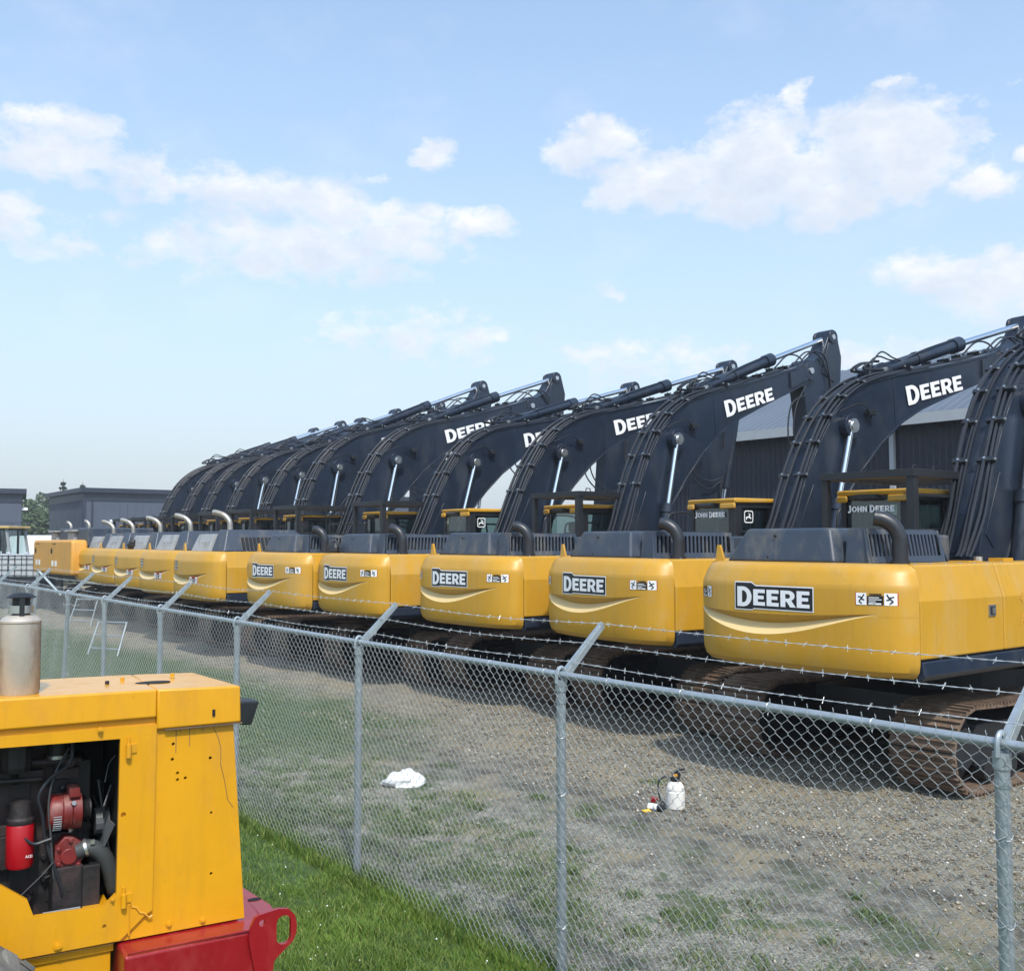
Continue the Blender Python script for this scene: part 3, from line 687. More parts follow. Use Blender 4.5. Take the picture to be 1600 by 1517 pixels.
def house(parent, grey_hood=False):
    b = MB()
    P = lambda e: [(1.37 - e, 1.52 + e), (1.37 - e, 2.10), (1.27 - e, 2.462 - e), (-1.27 + e, 2.462 - e), (-1.37 + e, 2.10), (-1.37 + e, 1.52 + e)]
    b.prism(P(0), 'y', -3.385, -1.715); 
    b.prism([(1.37, 1.52), (1.37, 2.10), (1.27, 2.462), (-.30, 2.462), (-.30, 1.52)], 'y', -1.70, -.78)
    b.prism([(-.315, 1.52), (-.315, 2.462), (-1.27, 2.462), (-1.37, 2.10), (-1.37, 1.52)], 'y', -1.70, -.80)
    R_ = [(1.37, 1.52), (1.37, 2.10), (1.27, 2.455), (.50, 2.455), (.50, 1.52)]
    b.prism(R_, 'y', -.765, .55); b.prism(R_, 'y', .565, 1.75)
    o = b.build('engine_housing', M_['yellow'], parent, smooth=False, bevel=.02, seg=3)
    d = MB(); d.box(-1.33, 1.33, -3.37, -.82, 1.30, 2.04); d.box(-1.2, 1.2, -3.36, -.83, 2.04, 2.44); d.box(.45, 1.33, -.82, 1.70, 1.30, 2.04); d.box(.55, 1.2, -.83, 1.68, 2.04, 2.42); d.box(-1.3, .45, -.82, 1.5, 1.15, 1.5)
    d.lathe([(.3, .85), (.95, .85), (.95, 1.16), (.3, 1.16)], (0, 0, 0), 28)
    d.box(-1.15, .6, -1.6, 1.6, .55, .88)
    d.build('deck_frame', M_['black'], parent, smooth=False)
    s_ = MB(); s_.prism([(1.30, 1.30), (1.36, 1.31), (1.40, 1.36), (1.375, 1.50), (1.30, 1.50)], 'y', -3.38, 1.7); s_.build('side_skirt', M_['navy'], parent, smooth=False, bevel=.01)
    s_ = MB(); s_.prism([(-1.30, 1.30), (-1.36, 1.31), (-1.40, 1.36), (-1.375, 1.50), (-1.30, 1.50)], 'y', -3.38, -.8); s_.build('side_skirt', M_['navy'], parent, smooth=False, bevel=.01)
    for yy in (-1.98, .30):
        l = MB(); l.box(1.372, 1.384, yy - .075, yy + .075, 1.90, 2.02, 0); l.box(1.384, 1.392, yy - .045, yy + .045, 1.915, 2.0, 1); l.box(1.392, 1.398, yy - .02, yy + .035, 1.925, 1.99, 0)
        l.build('door_latch', [M_['steel'], M_['black']], o, smooth=False)
    t = MB(); 
    t.box(.55, .85, -1.45, -1.15, 2.463, 2.475, 1); t.cyl((.70, -.95, 2.462), (.70, -.95, 2.52), .05, 10, 0); t.box(.62, .80, -.55, -.30, 2.456, 2.50, 1)
    for k in range(7): t.cyl((1.15, -3.1 + k * .3, 2.462), (1.15, -3.1 + k * .3, 2.475), .014, 6, 0)
    t.build('deck_fitting', [M_['steel'], M_['yellow']], o)
    g = MB(); g.hexa([(-1.24, -3.42, 2.46), (-1.10, -3.42, 2.46), (-1.12, -3.37, 2.46), (-1.24, -3.37, 2.46), (-1.22, -3.41, 2.66), (-1.18, -3.41, 2.66), (-1.18, -3.38, 2.66), (-1.22, -3.38, 2.66)])
    g.build('lifting_lug', M_['yellow'], parent, smooth=False)
    # handrail at the front right of the deck and its twin by the step
    h = MB()
    h.tube(catmull([(.70, .55, 2.45), (.70, .55, 3.05), (.70, .68, 3.22), (.70, 1.25, 3.24), (.70, 1.42, 3.1), (.70, 1.5, 2.45)], 5), .02, 7)
    h.tube(catmull([(1.28, .65, 2.42), (1.28, .66, 2.95), (1.28, .8, 3.08), (1.28, 1.4, 3.08), (1.28, 1.55, 2.95), (1.28, 1.58, 2.42)], 5), .02, 7)
    h.tube([(1.28, .72, 2.75), (1.28, 1.56, 2.75)], .015, 6)
    h.build('handrail', M_['black'], parent)
    return o

def hood_a(parent):
    b = MB()
    b.hexa([(-1.16, -3.32, 2.466), (.34, -3.32, 2.466), (.34, -2.15, 2.466), (-1.16, -2.15, 2.466), (-.92, -3.22, 2.85), (.22, -3.22, 2.85), (.22, -2.2, 2.85), (-.92, -2.2, 2.85)])
    h = b.build('engine_hood', M_['hood'], parent, smooth=False, bevel=.035, seg=3)
    l = MB(); l.box(-.553, -.549, -3.3, -3.28, 2.5, 2.8)
    s_ = MB(); s_.cyl((-.48, -3.275, 2.76), (-.48, -3.262, 2.765), .018, 8); s_.build('bolt', M_['black'], h); s_ = MB(); s_.cyl((-.56, -3.31, 2.52), (-.56, -3.295, 2.52), .016, 8); s_.build('bolt', M_['black'], h)
    # louvred vent box with slanted slots cut as real gaps between bars
    v = MB()
    ya, yb, z0, z1 = -3.12, -1.62, 2.468, 2.82
    v.hexa([(.36, ya, z0), (.60, ya, z0), (.60, yb, z0), (.36, yb, z0), (.36, ya + .06, z1), (.47, ya + .08, z1), (.47, yb - .12, z1), (.36, yb - .12, z1)], 1)
    def f(y, t, off):  # on the sloping side face: t 0 bottom .. 1 top
        x = .68 + off + (.56 - .68) * t; return (x, y + .10 * (0.5 - t) * -1, z0 + (z1 + .01 - z0) * t)
    def plate(ya_, yb_, t0, t1):
        p = [f(ya_, t0, 0), f(yb_, t0, 0), f(yb_, t1, 0), f(ya_, t1, 0)]; q = [(a[0] - .012, a[1], a[2]) for a in p]
        v.add(p + q, [(0,1,2,3),(7,6,5,4),(0,4,5,1),(1,5,6,2),(2,6,7,3),(3,7,4,0)], 0)
    plate(ya - .02, yb + .02, 0, .20); plate(ya - .02, yb - .02, .86, 1.0)
    n = 19; w = (yb - ya - .10) / n
    plate(ya - .02, ya + .05, .2, .86); plate(yb - .05, yb + .02, .2, .86)
    for k in range(n - 1):
        y = ya + .05 + (k + .55) * w; plate(y, y + w * .42, .2, .86)
    v.hexa([(.36, ya - .03, z0), (.68, ya - .03, z0), (.68, ya - .005, z0), (.36, ya - .005, z0), (.36, ya + .02, z1 + .01), (.56, ya + .04, z1 + .01), (.56, ya + .06, z1 + .01), (.36, ya + .06, z1 + .01)], 0)
    v.box(.36, .56, ya + .04, yb - .06, z1 + .0, z1 + .02, 0)
    v.hexa([(.36, yb + .02, z0), (.68, yb + .02, z0), (.68, yb + .04, z0), (.36, yb + .04, z0), (.36, yb - .05, z1 + .01), (.56, yb - .05, z1 + .01), (.56, yb - .03, z1 + .01), (.36, yb - .03, z1 + .01)], 0)
    v.build('vent_panel', [M_['hood'], M_['dark']], parent, smooth=False)
    r = MB(); r.box(-.9, .35, -2.15, -.95, 2.466, 2.78); r.build('rear_cover', M_['hood'], parent, smooth=False, bevel=.03)
    e = MB()
    pts = catmull([(.84, -2.86, 2.46), (.84, -2.86, 2.64), (.835, -2.865, 2.75), (.79, -2.90, 2.865), (.71, -2.955, 2.935), (.63, -3.01, 2.955)], 5)
    e.tube(pts, .083, 20, 0, cap=False); e.tube(pts, .072, 20, 1, cap=False)
    e.cyl((.84, -2.86, 2.46), (.84, -2.86, 2.50), .10, 20)
    e.build('exhaust_pipe', [M_['rubber'], M_['dark']], parent)

def hood_b(parent):
    b = MB()
    b.hexa([(-1.05, -3.30, 2.466), (.05, -3.30, 2.466), (.05, -2.2, 2.466), (-1.05, -2.2, 2.466), (-.90, -3.15, 2.88), (.0, -3.15, 2.88), (.0, -2.25, 2.88), (-.90, -2.25, 2.88)])
    for k in range(4): b.box(-.60 + k * .15, -.55 + k * .15, -3.27, -3.24, 2.55, 2.72)
    b.build('side_cover', M_['hoodlight'], parent, smooth=False, bevel=.06, seg=3)
    h = MB()
    h.hexa([(.07, -3.24, 2.466), (.80, -3.24, 2.466), (.80, -.75, 2.466), (.07, -.75, 2.466), (.07, -3.05, 2.98), (.55, -3.05, 2.98), (.55, -1.3, 2.98), (.07, -1.3, 2.98)])
    h.box(-.9, .07, -2.2, -.9, 2.466, 2.9)
    ho = h.build('engine_hood', M_['hood'], parent, smooth=False, bevel=.03)
    m = MB(); 
    for k in range(16): m.hexa([(.80 - .02, -2.75 + k * .10, 2.52), (.805, -2.75 + k * .10, 2.52), (.805, -2.69 + k * .10, 2.52), (.78, -2.69 + k * .10, 2.52), (.66, -2.75 + k * .10, 2.80), (.672, -2.75 + k * .10, 2.80), (.672, -2.69 + k * .10, 2.80), (.66, -2.69 + k * .10, 2.80)])
    m.build('vent_grille', M_['dark'], ho, smooth=False)
    e = MB(); pts = catmull([(.02, -2.75, 2.8), (.02, -2.75, 3.05), (0, -2.77, 3.2), (-.10, -2.85, 3.33), (-.26, -2.97, 3.40), (-.34, -3.03, 3.41)], 5)
    e.tube(pts, .066, 18, 0, cap=False); e.tube(pts, .057, 18, 1, cap=False)
    e.build('exhaust_pipe', [M_['pipe'], M_['dark']], parent)

def decals_a(cw, side=True):
    f0 = lambda u, v: cw_map(u, v)
    bk = MB(); x0, x1 = -.60, .37; z0, z1 = 2.00, 2.18
    poly = [(x0 - .035, z0 - .05), (x0 + .27, z0 - .05), (x0 + .29, z0 - .03), (x1 + .035, z0 - .03), (x1 + .035, z1 + .035), (x0 + .33, z1 + .035), (x0 + .24, z1 + .085), (x0 - .035, z1 + .085)]
    cols_ = 24   # backing as vertical strips so that it follows the curve
    def ext(x):
        lo = z0 - .045 if x < x0 + .22 else z0 - .03
        hi = z1 + .065 if x < x0 + .20 else (z1 + .03 if x > x0 + .26 else z1 + .065 - .035 * (x - x0 - .20) / .06)
        return lo, hi
    xs = sorted(set([x0 - .03, x0 + .2199, x0 + .2201, x0 + .20, x0 + .26, x1 + .03] + [x0 + (x1 - x0) * i / cols_ for i in range(cols_ + 1)]))
    for (g, mi, off) in ((.012, 0, .004), (0, 1, .006)):
        xs2 = [x - (g if i == 0 else 0) + (g if i == len(xs) - 1 else 0) for i, x in enumerate(xs)]
        for i in range(len(xs2) - 1):
            a, b_ = xs2[i], xs2[i + 1]
            la, ha = ext(xs[i] + 1e-5); lb, hb = ext(xs[i + 1] - 1e-5)
            mid_ = 2.20
            for (a0, b0, a1, b1) in ((la - g, lb - g, mid_, mid_), (mid_, mid_, ha + g, hb + g)):
                bk.add([cw_map(a, a0, off), cw_map(b_, b0, off), cw_map(b_, b1, off), cw_map(a, a1, off)], [(0, 1, 2, 3)], mi)
    lettering(bk, 'DEERE', lambda u, v: cw_map(x0 + u, z0 + v, .009), .176, x1 - x0, 0)
    bk.build('lettering', [M_['white'], M_['blk']], cw, smooth=False)
    s_ = MB(); sticker(s_, lambda u, v, l: cw_map(.89 + u, 2.065 + v, .004 + l), .37, .12); s_.build('warning_sticker', [M_['white'], M_['blk'], M_['red']], cw, smooth=False)
    s2 = MB(); sticker(s2, lambda u, v, l: cw_map(-1.34 + u, 2.06 + v, .004 + l), .30, .125); s2.build('warning_sticker', [M_['white'], M_['blk'], M_['red']], cw, smooth=False)
def decals_b(cw):
    l = MB(); l.add([cw_map(x, z, .004) for x, z in ((-.80, 2.02), (-.62, 2.02), (-.62, 2.24), (-.80, 2.24))], [(0, 1, 2, 3)], 1)
    badge(l, lambda u, v: cw_map(-.80 + u, 2.03 + v, .007), .18); l.build('badge', [M_['white'], M_['blk']], cw, smooth=False)
    s_ = MB(); sticker(s_, lambda u, v, l: cw_map(.20 + u, 1.74 + v, .004 + l), .44, .135); s_.build('warning_sticker', [M_['white'], M_['blk'], M_['red']], cw, smooth=False)

def copy_tree(o, parent=None):
    c = o.copy(); col.objects.link(c); c.parent = parent
    for ch in list(o.children): copy_tree(ch, c)
    return c
ARM = ('boom', 'arm_cylinder', 'stick', 'bucket', 'bucket_cylinder', 'boom_cylinder')
def pose(root, de, k=1.0, sh=(0, 0)):
    Rm = Matrix.Rotation(de, 4, 'X')
    T = Matrix.Translation(FOOT + Vector((0, *sh))) @ Rm @ Matrix.Scale(k, 4) @ Matrix.Translation(-FOOT)
    for ch in root.children:
        if ch.name.split('.')[0] in ARM:
            l, q, s_ = T.decompose(); ch.location = l; ch.rotation_euler = q.to_euler(); ch.scale = s_

GROUP = 'excavators parked side by side'
def base_machine(kind):
    root = empty('excavator')
    track(root, 1); track(root, -1)
    house(root)
    if kind in ('A', 'B'):
        cw = counterweight(kind, root)
        (decals_a if kind == 'A' else decals_b)(cw)
        (hood_a if kind == 'A' else hood_b)(root)
    else:
        b = MB(); b.prism([(1.36, 1.50), (1.38, 1.6), (1.38, 2.62), (1.30, 2.76), (-1.30, 2.76), (-1.38, 2.62), (-1.38, 1.6), (-1.36, 1.50)], 'y', -3.98, -3.42)
        cw = b.build('counterweight', M_['orange'], root, bevel=.09, seg=4)
        s_ = MB()
        for x in (-.95, -.55): s_.box(x, x + .22, -3.988, -3.982, 1.80, 2.0)
        s_.build('warning_sticker', M_['white'], cw, smooth=False)
        s_ = MB(); s_.lathe([(.001, -3.986), (.11, -3.986), (.11, -3.95), (.001, -3.95)], (-1.0, 0, 2.35), 14, axis='y'); s_.box(-.9, -.5, -3.986, -3.95, 2.6, 2.63); s_.build('recess', M_['dark'], cw)
        h = MB(); h.box(-1.1, -.35, -3.4, -2.0, 2.47, 3.05); h.box(-1.2, -.2, -3.5, -1.9, 3.05, 3.12); h.build('side_cover', M_['hoodlight'], root, smooth=False, bevel=.04)
        h = MB(); h.box(-.33, .9, -3.3, -.9, 2.52, 3.2); h.build('engine_hood', M_['hood'], root, smooth=False, bevel=.05)
        e = MB(); e.tube(catmull([(-.2, -2.9, 3.1), (-.2, -2.9, 3.3), (-.28, -2.95, 3.42), (-.36, -3.0, 3.46)], 4), .06, 12); e.build('exhaust_pipe', M_['pipe'], root)
    boom_assembly(root)
    return root

PL = {1: (-6.94, 12.9, 0, 0), 2: (-10.32, 13.51, 6.0, -.5), 3: (-13.92, 13.44, 0, 2.7), 4: (-17.17, 13.18, 3.3, .1), 5: (-20.03, 12.91, -.2, -1.2),
      6: (-23.8, 12.65, -.5, -.5), 7: (-27.5, 13.02, -2.9, 1.6), 8: (-30.8, 13.34, -2.9, -.5), 9: (-34.4, 13.71, -1.9, .1), 10: (-37.6, 14.03, -3.0, 0), 11: (-39.3, 13.9, -1.7, 0), 12: (-42.3, 14.06, -.7, -.3)}
LAB = {1: 'nearest and largest excavator in the picture, black roof guard over its JOHN DEERE cab window',
       2: 'second excavator from the right, JOHN DEERE and deer badge on its yellow-roofed cab, no guard',
       3: 'third excavator from the right, black guard with a Brandt plate over its cab',
       4: 'excavator with black plastic snagged on its engine hood and a deer badge on its cab',
       5: 'fifth excavator from the right, lettered DEERE, between the bag-snagged one and the sixth',
       6: 'nearest excavator with a chrome exhaust and no rear lettering, left of the lettered five',
       7: 'second chrome-exhaust excavator counting leftward from the lettered DEERE ones',
       8: 'third chrome-exhaust excavator counting leftward, dark rag on its hood',
       9: 'fourth chrome-exhaust excavator counting leftward, second smallest with a pale swoosh',
       10: 'farthest swooshed excavator, right beside the two orange slab counterweights',
       11: 'excavator with flat orange slab counterweight, the larger and right-hand of the two',
       12: 'farthest excavator, flat orange slab counterweight, leftmost of the row'}
def place(root, i):
    x, y, ph, de = PL[i]
    root.location = (x, y, 0); root.rotation_euler = (0, 0, -R(ph))
    tag(root, LAB[i], 'excavator', GROUP)
    if i <= 5: pose(root, R(de))
    else: pose(root, R(de + 2.5), 1.08, (.42, .02))
protos = {}
for i in range(1, 13):
    kind = 'A' if i <= 5 else ('B' if i <= 10 else 'C')
    if kind not in protos:
        root = protos[kind] = base_machine(kind)
        src = None
    else:
        root = None
    protos.setdefault('list', []).append((i, kind, root))
made = {}
for i, kind, root in protos['list']:
    if root is None: root = copy_tree(protos[kind])
    made[i] = root
for i, root in made.items():
    cab(root, {1: 2, 2: 0, 3: 3, 4: 0, 5: 3}.get(i, 1), {1: 'words', 2: 'both', 4: 'badge'}.get(i, ''))
    place(root, i)
# faded hand-painted number on the nearest machine's side door
b = MB(); V, F = font_text('4101', .17, .004); b.add([(1.376, -1.35 + v[0] * 1.1, 2.02 + v[1]) for v in V], F)
hs = [c for c in made[1].children if c.name.startswith('engine_housing')][0]
b.build('lettering', M_['faded'], hs, smooth=False); b = MB()
V, F = font_text('A-123', .17, .004); b.add([(1.376, -1.35 + v[0] * 1.1, 1.78 + v[1]) for v in V], F)
hs = [c for c in made[1].children if c.name.startswith('engine_housing')][0]
b.build('lettering', M_['faded'], hs, smooth=False)

# ------------------------------------------------------------------ ground, lawn
def ground_mat():
    m, N, L, b = newmat('yard_ground')
    b.inputs['Roughness'].default_value = .95; b.inputs['Specular IOR Level'].default_value = .2
    tc = N.new('ShaderNodeTexCoord'); sep = N.new('ShaderNodeSeparateXYZ'); L.new(tc.outputs['Object'], sep.inputs[0])
    def nz(scale, det=8, rough=.6, off=0, sc_=(1, 1, 1)):
        mp = N.new('ShaderNodeMapping'); mp.inputs['Location'].default_value = (off, off * 2.1, 0); mp.inputs['Scale'].default_value = sc_
        n = N.new('ShaderNodeTexNoise'); n.inputs['Scale'].default_value = scale; n.inputs['Detail'].default_value = det; n.inputs['Roughness'].default_value = rough
        L.new(tc.outputs['Object'], mp.inputs[0]); L.new(mp.outputs[0], n.inputs['Vector']); return n.outputs[0]
    def m_(op, a, b_=None, clamp=False):
        n = N.new('ShaderNodeMath'); n.operation = op; n.use_clamp = clamp
        for i, v in enumerate((a, b_)):
            if v is None: continue
            if isinstance(v, (int, float)): n.inputs[i].default_value = v
            else: L.new(v, n.inputs[i])
        return n.outputs[0]
    def mr(v, a, b_, c=0., d=1.):
        n = N.new('ShaderNodeMapRange'); n.interpolation_type = 'SMOOTHSTEP'
        n.inputs[1].default_value = a; n.inputs[2].default_value = b_; n.inputs[3].default_value = c; n.inputs[4].default_value = d
        L.new(v, n.inputs[0]); return n.outputs[0]
    def mix(f, a, b_):
        n = N.new('ShaderNodeMix'); n.data_type = 'RGBA'
        for s_, v in ((n.inputs[0], f), (n.inputs[6], a), (n.inputs[7], b_)):
            if isinstance(v, (int, float)): s_.default_value = v
            elif isinstance(v, tuple): s_.default_value = v + (1,)
            else: L.new(v, s_)
        return n.outputs[2]
    Y = m_('ADD', sep.outputs[1], m_('MULTIPLY', m_('SUBTRACT', nz(.8, 6, .6), .5), 2.6))
    X = m_('ADD', sep.outputs[0], m_('MULTIPLY', m_('SUBTRACT', nz(.5, 6, .6, 4), .5), 6.0))
    fine = nz(26, 9, .75, 2); mid = nz(3.2, 8, .68, 9)
    soil = mix(mr(mid, .32, .62), (.19, .18, .15), (.46, .44, .37))
    soil = mix(mr(fine, .30, .56), (.065, .06, .05), soil)
    grit = nz(60, 5, .75, 8); soil = mix(mr(grit, .40, .52), (.055, .052, .045), soil)
    dark = mix(mr(mid, .3, .7), (.075, .072, .062), (.25, .24, .20))
    vor = N.new('ShaderNodeTexVoronoi'); vor.inputs['Scale'].default_value = 34; L.new(tc.outputs['Object'], vor.inputs['Vector'])
    hs = N.new('ShaderNodeSeparateColor'); L.new(vor.outputs['Color'], hs.inputs[0])
    grav = mix(hs.outputs[0], (.16, .145, .11), (.58, .54, .43))
    grav = mix(mr(vor.outputs['Distance'], .25, .6), grav, (.05, .042, .033))
    grav = mix(mr(mid, .3, .7), grav, (.30, .28, .22))
    base = mix(mr(Y, 6.0, 7.0), soil, dark)
    base = mix(mr(Y, 7.5, 8.4), base, grav)
    base = mix(m_('MULTIPLY', mr(nz(1.1, 6, .6, 17), .5, .64), mr(Y, 4.5, 6.0)), base, (.27, .235, .165))
    green = mix(fine, (.018, .045, .012), (.07, .13, .035))
    gm = m_('MULTIPLY', mr(nz(1.6, 8, .7, 31), .50, .60), mr(Y, 7.5, 6.0))
    gm = m_('MULTIPLY', gm, .75)
    far = m_('MULTIPLY', mr(X, -10.5, -13.5), mr(Y, 9.2, 7.8))
    gm = m_('MAXIMUM', gm, m_('MULTIPLY', far, .85))
    out_ = mr(sep.outputs[0], -60, -90)
    gm = m_('MAXIMUM', gm, out_)
    base = mix(gm, base, green)
    L.new(base, b.inputs['Base Color'])
    bp = N.new('ShaderNodeBump'); bp.inputs['Strength'].default_value = .9; bp.inputs['Distance'].default_value = .03
    h = m_('ADD', fine, m_('MULTIPLY', vor.outputs['Distance'], -.5)); h = m_('ADD', h, m_('MULTIPLY', mid, 1.2))
    L.new(h, bp.inputs['Height']); L.new(bp.outputs[0], b.inputs['Normal'])
    return m
def sheet(name, x0, x1, y0, y1, z, mat, n=1):
    b = MB(); b.add([(x0, y0, z), (x1, y0, z), (x1, y1, z), (x0, y1, z)], [(0, 1, 2, 3)])
    o = b.build(name, mat, smooth=False); tag(o, kind='structure'); return o
sheet('ground', -600, 200, -60, 600, 0.0, ground_mat())
FY = 4.146
M_['turf'] = paint('turf_soil', (.045, .08, .022), .95, var=.4, vscale=9)
sheet('lawn', -60, 30, -40, FY - .05, .006, M_['turf'])

def blade_mat(name, c0, c1, c2):
    m, N, L, b = newmat(name); b.inputs['Roughness'].default_value = .55; b.inputs['Specular IOR Level'].default_value = .3
    tc = N.new('ShaderNodeTexCoord')
    n = N.new('ShaderNodeTexNoise'); n.inputs['Scale'].default_value = 1.3; n.inputs['Detail'].default_value = 7; n.inputs['Roughness'].default_value = .7
    L.new(tc.outputs['Object'], n.inputs['Vector'])
    r = N.new('ShaderNodeValToRGB'); r.color_ramp.elements[0].position = .32; r.color_ramp.elements[1].position = .68
    r.color_ramp.elements[0].color = c0 + (1,); r.color_ramp.elements[1].color = c1 + (1,)
    L.new(n.outputs[0], r.inputs[0])
    n2 = N.new('ShaderNodeTexWhiteNoise'); n2.noise_dimensions = '3D'
    g = N.new('ShaderNodeNewGeometry')
    L.new(g.outputs['Random Per Island'], n2.inputs['Vector'])
    mx = N.new('ShaderNodeMix'); mx.data_type = 'RGBA'
    p = N.new('ShaderNodeMath'); p.operation = 'POWER'; L.new(g.outputs['Random Per Island'], p.inputs[0]); p.inputs[1].default_value = 3.0
    L.new(p.outputs[0], mx.inputs[0]); L.new(r.outputs[0], mx.inputs[6]); mx.inputs[7].default_value = c2 + (1,)
    L.new(mx.outputs[2], b.inputs['Base Color'])
    return m
M_['grass'] = blade_mat('grass_blade', (.028, .078, .007), (.105, .20, .020), (.24, .28, .07))
M_['weed'] = blade_mat('weed_blade', (.045, .09, .025), (.10, .16, .05), (.22, .22, .11))
def blades(name, xy, h, w, mat, lean=.35):
    n = len(xy); a = rng.uniform(0, 2 * np.pi, n); th = rng.uniform(0, 2 * np.pi, n)
    H = h * rng.uniform(.5, 1.25, n); W = w * rng.uniform(.6, 1.3, n)
    dx, dy = np.cos(a) * W, np.sin(a) * W
    lx, ly = np.cos(th) * H * lean * rng.uniform(.2, 1.6, n), np.sin(th) * H * lean * rng.uniform(.2, 1.6, n)
    Z0 = np.full(n, .002)
    p0 = np.stack([xy[:, 0] - dx, xy[:, 1] - dy, Z0], 1); p1 = np.stack([xy[:, 0] + dx, xy[:, 1] + dy, Z0], 1)
    m0 = np.stack([xy[:, 0] + dx * .7 + lx * .4, xy[:, 1] + dy * .7 + ly * .4, H * .6], 1); m1 = np.stack([xy[:, 0] - dx * .7 + lx * .4, xy[:, 1] - dy * .7 + ly * .4, H * .6], 1)
    t = np.stack([xy[:, 0] + lx * 1.2, xy[:, 1] + ly * 1.2, H], 1)
    V = np.stack([p0, p1, m0, m1, t], 1).reshape(-1, 3); o = (np.arange(n) * 5)[:, None]
    F = np.concatenate([o + [[0, 1, 2]], o + [[0, 2, 3]], o + [[3, 2, 4]]], 0)
    return mesh_np(name, V, F, mat)
def sample(n, x0, x1, y0, y1): return np.stack([rng.uniform(x0, x1, n), rng.uniform(y0, y1, n)], 1)
xy = np.concatenate([sample(125000, -7.6, -3.2, 1.2, FY - .02), sample(45000, -11.5, -7.6, 1.4, FY - .02), sample(16000, -19, -11.5, 1.5, FY)])
cl = np.sin(xy[:, 0] * 2.1 + 1.3 * np.sin(xy[:, 1] * 3.1)) * np.cos(xy[:, 1] * 2.7 + xy[:, 0])
cl2 = np.sin(xy[:, 0] * 9.3 + 2 * np.sin(xy[:, 1] * 7.7)) * np.cos(xy[:, 1] * 11.3 + xy[:, 0] * 3)
hh = .050 * (1 + .35 * cl + .35 * cl2)
tag(blades('lawn_grass', xy, hh, .0025, M_['grass'], .6), 'short bright green mown grass outside the fence', 'grass', kind='stuff')
fl = sample(90, -9, -3.4, 1.4, FY - .1); V = []; F = []
for i, (x, y) in enumerate(fl):
    z = random.uniform(.035, .06); r_ = random.uniform(.004, .008)
    V += [(x + r_, y, z), (x, y + r_, z), (x - r_, y, z), (x, y - r_, z), (x, y, z + r_)]; o_ = i * 5
    F += [(o_, o_ + 1, o_ + 4), (o_ + 1, o_ + 2, o_ + 4), (o_ + 2, o_ + 3, o_ + 4), (o_ + 3, o_, o_ + 4)]
tag(mesh_np('clover_flowers', V, F, M_['white']), 'tiny white clover heads scattered in the mown grass', 'flowers', kind='stuff')
# taller unmown fringe under the fence wire
fr = sample(20000, -12, -1.2, FY - .12, FY + .16)
tag(blades('fence_grass', fr, .10, .0032, M_['grass'], .5), 'longer grass growing up through the foot of the fence', 'grass', kind='stuff')
POSTS_ = [-2.11, -4.87, -7.39, -9.84, -12.07]
# weeds in the yard: clustered patches, thinning away from the fence
cs = []
for k in range(520):
    cx, cy = rng.uniform(-14, -1.3), FY + .1 + abs(rng.normal(0, 1.25))
    if rng.random() > (1.0 if cx < -8 else .55): continue
    s_ = rng.uniform(.025, .15); cs.append(rng.normal(0, s_, (int(rng.uniform(20, 170)), 2)) + [cx, cy])
for (cx, cy, s_, q) in ((-6.9, 5.6, .32, 900), (-6.3, 5.2, .28, 700), (-6.0, 4.9, .3, 600), (-5.3, 4.7, .25, 420), (-8.9, 5.0, .4, 1200), (-10.3, 6.0, .3, 700), (-4.1, 5.0, .25, 260), (-3.6, 5.6, .22, 260), (-9.6, 4.6, .5, 1400), (-7.6, 4.5, .35, 900)):
    cs.append(rng.normal(0, s_, (q, 2)) + [cx, cy])
for px_ in POSTS_:
    cs.append(rng.normal(0, .07, (260, 2)) + [px_, FY + .06])
for k in range(400):
    cx, cy = rng.uniform(-34, -12), FY + rng.uniform(.1, 4.2); cs.append(rng.normal(0, .35, (70, 2)) + [cx, cy])
wd = np.concatenate(cs); wd = wd[wd[:, 1] > FY - .05]
tag(blades('weeds', wd, .050, .0034, M_['weed'], 1.1), 'thin weeds and grass tufts scattered over the bare yard soil', 'weeds', kind='stuff')
# loose stones
def stones(n, x0, x1, y0, y1, smin, smax):
    xy = sample(n, x0, x1, y0, y1); s_ = smin * (smax / smin) ** (rng.random(n) ** 2.2)
    base = np.array([(1,0,0),(0,1,0),(-1,0,0),(0,-1,0),(0,0,.75),(0,0,-.75)], float)
    Fb = np.array([(0,1,4),(1,2,4),(2,3,4),(3,0,4),(1,0,5),(2,1,5),(3,2,5),(0,3,5)])
    a = rng.uniform(0, 2 * np.pi, n); ca, sa = np.cos(a), np.sin(a)
    V = base[None] * rng.uniform(.6, 1.3, (n, 6, 1)) * s_[:, None, None]
    x = V[..., 0] * ca[:, None] - V[..., 1] * sa[:, None]; y = V[..., 0] * sa[:, None] + V[..., 1] * ca[:, None]
    V = np.stack([x + xy[:, 0:1], y + xy[:, 1:2], V[..., 2] + s_[:, None] * .35], -1).reshape(-1, 3)
    F = (Fb[None] + (np.arange(n) * 6)[:, None, None]).reshape(-1, 3)
    return V, F
def stone_mat():
    m, N, L, b = newmat('loose_stone'); b.inputs['Roughness'].default_value = .85
    g = N.new('ShaderNodeNewGeometry'); r = N.new('ShaderNodeValToRGB')
    r.color_ramp.elements[0].color = (.07, .06, .05, 1); r.color_ramp.elements[1].color = (.62, .60, .55, 1)
    e = r.color_ramp.elements.new(.55); e.color = (.22, .185, .135, 1); e = r.color_ramp.elements.new(.9); e.color = (.36, .31, .24, 1)
    L.new(g.outputs['Random Per Island'], r.inputs[0]); L.new(r.outputs[0], b.inputs['Base Color']); return m
a_, b_ = stones(3600, -13, -1.2, FY, 8.2, .005, .020); c_, d_ = stones(15000, -15, -2.0, 7.3, 11.5, .007, .024)
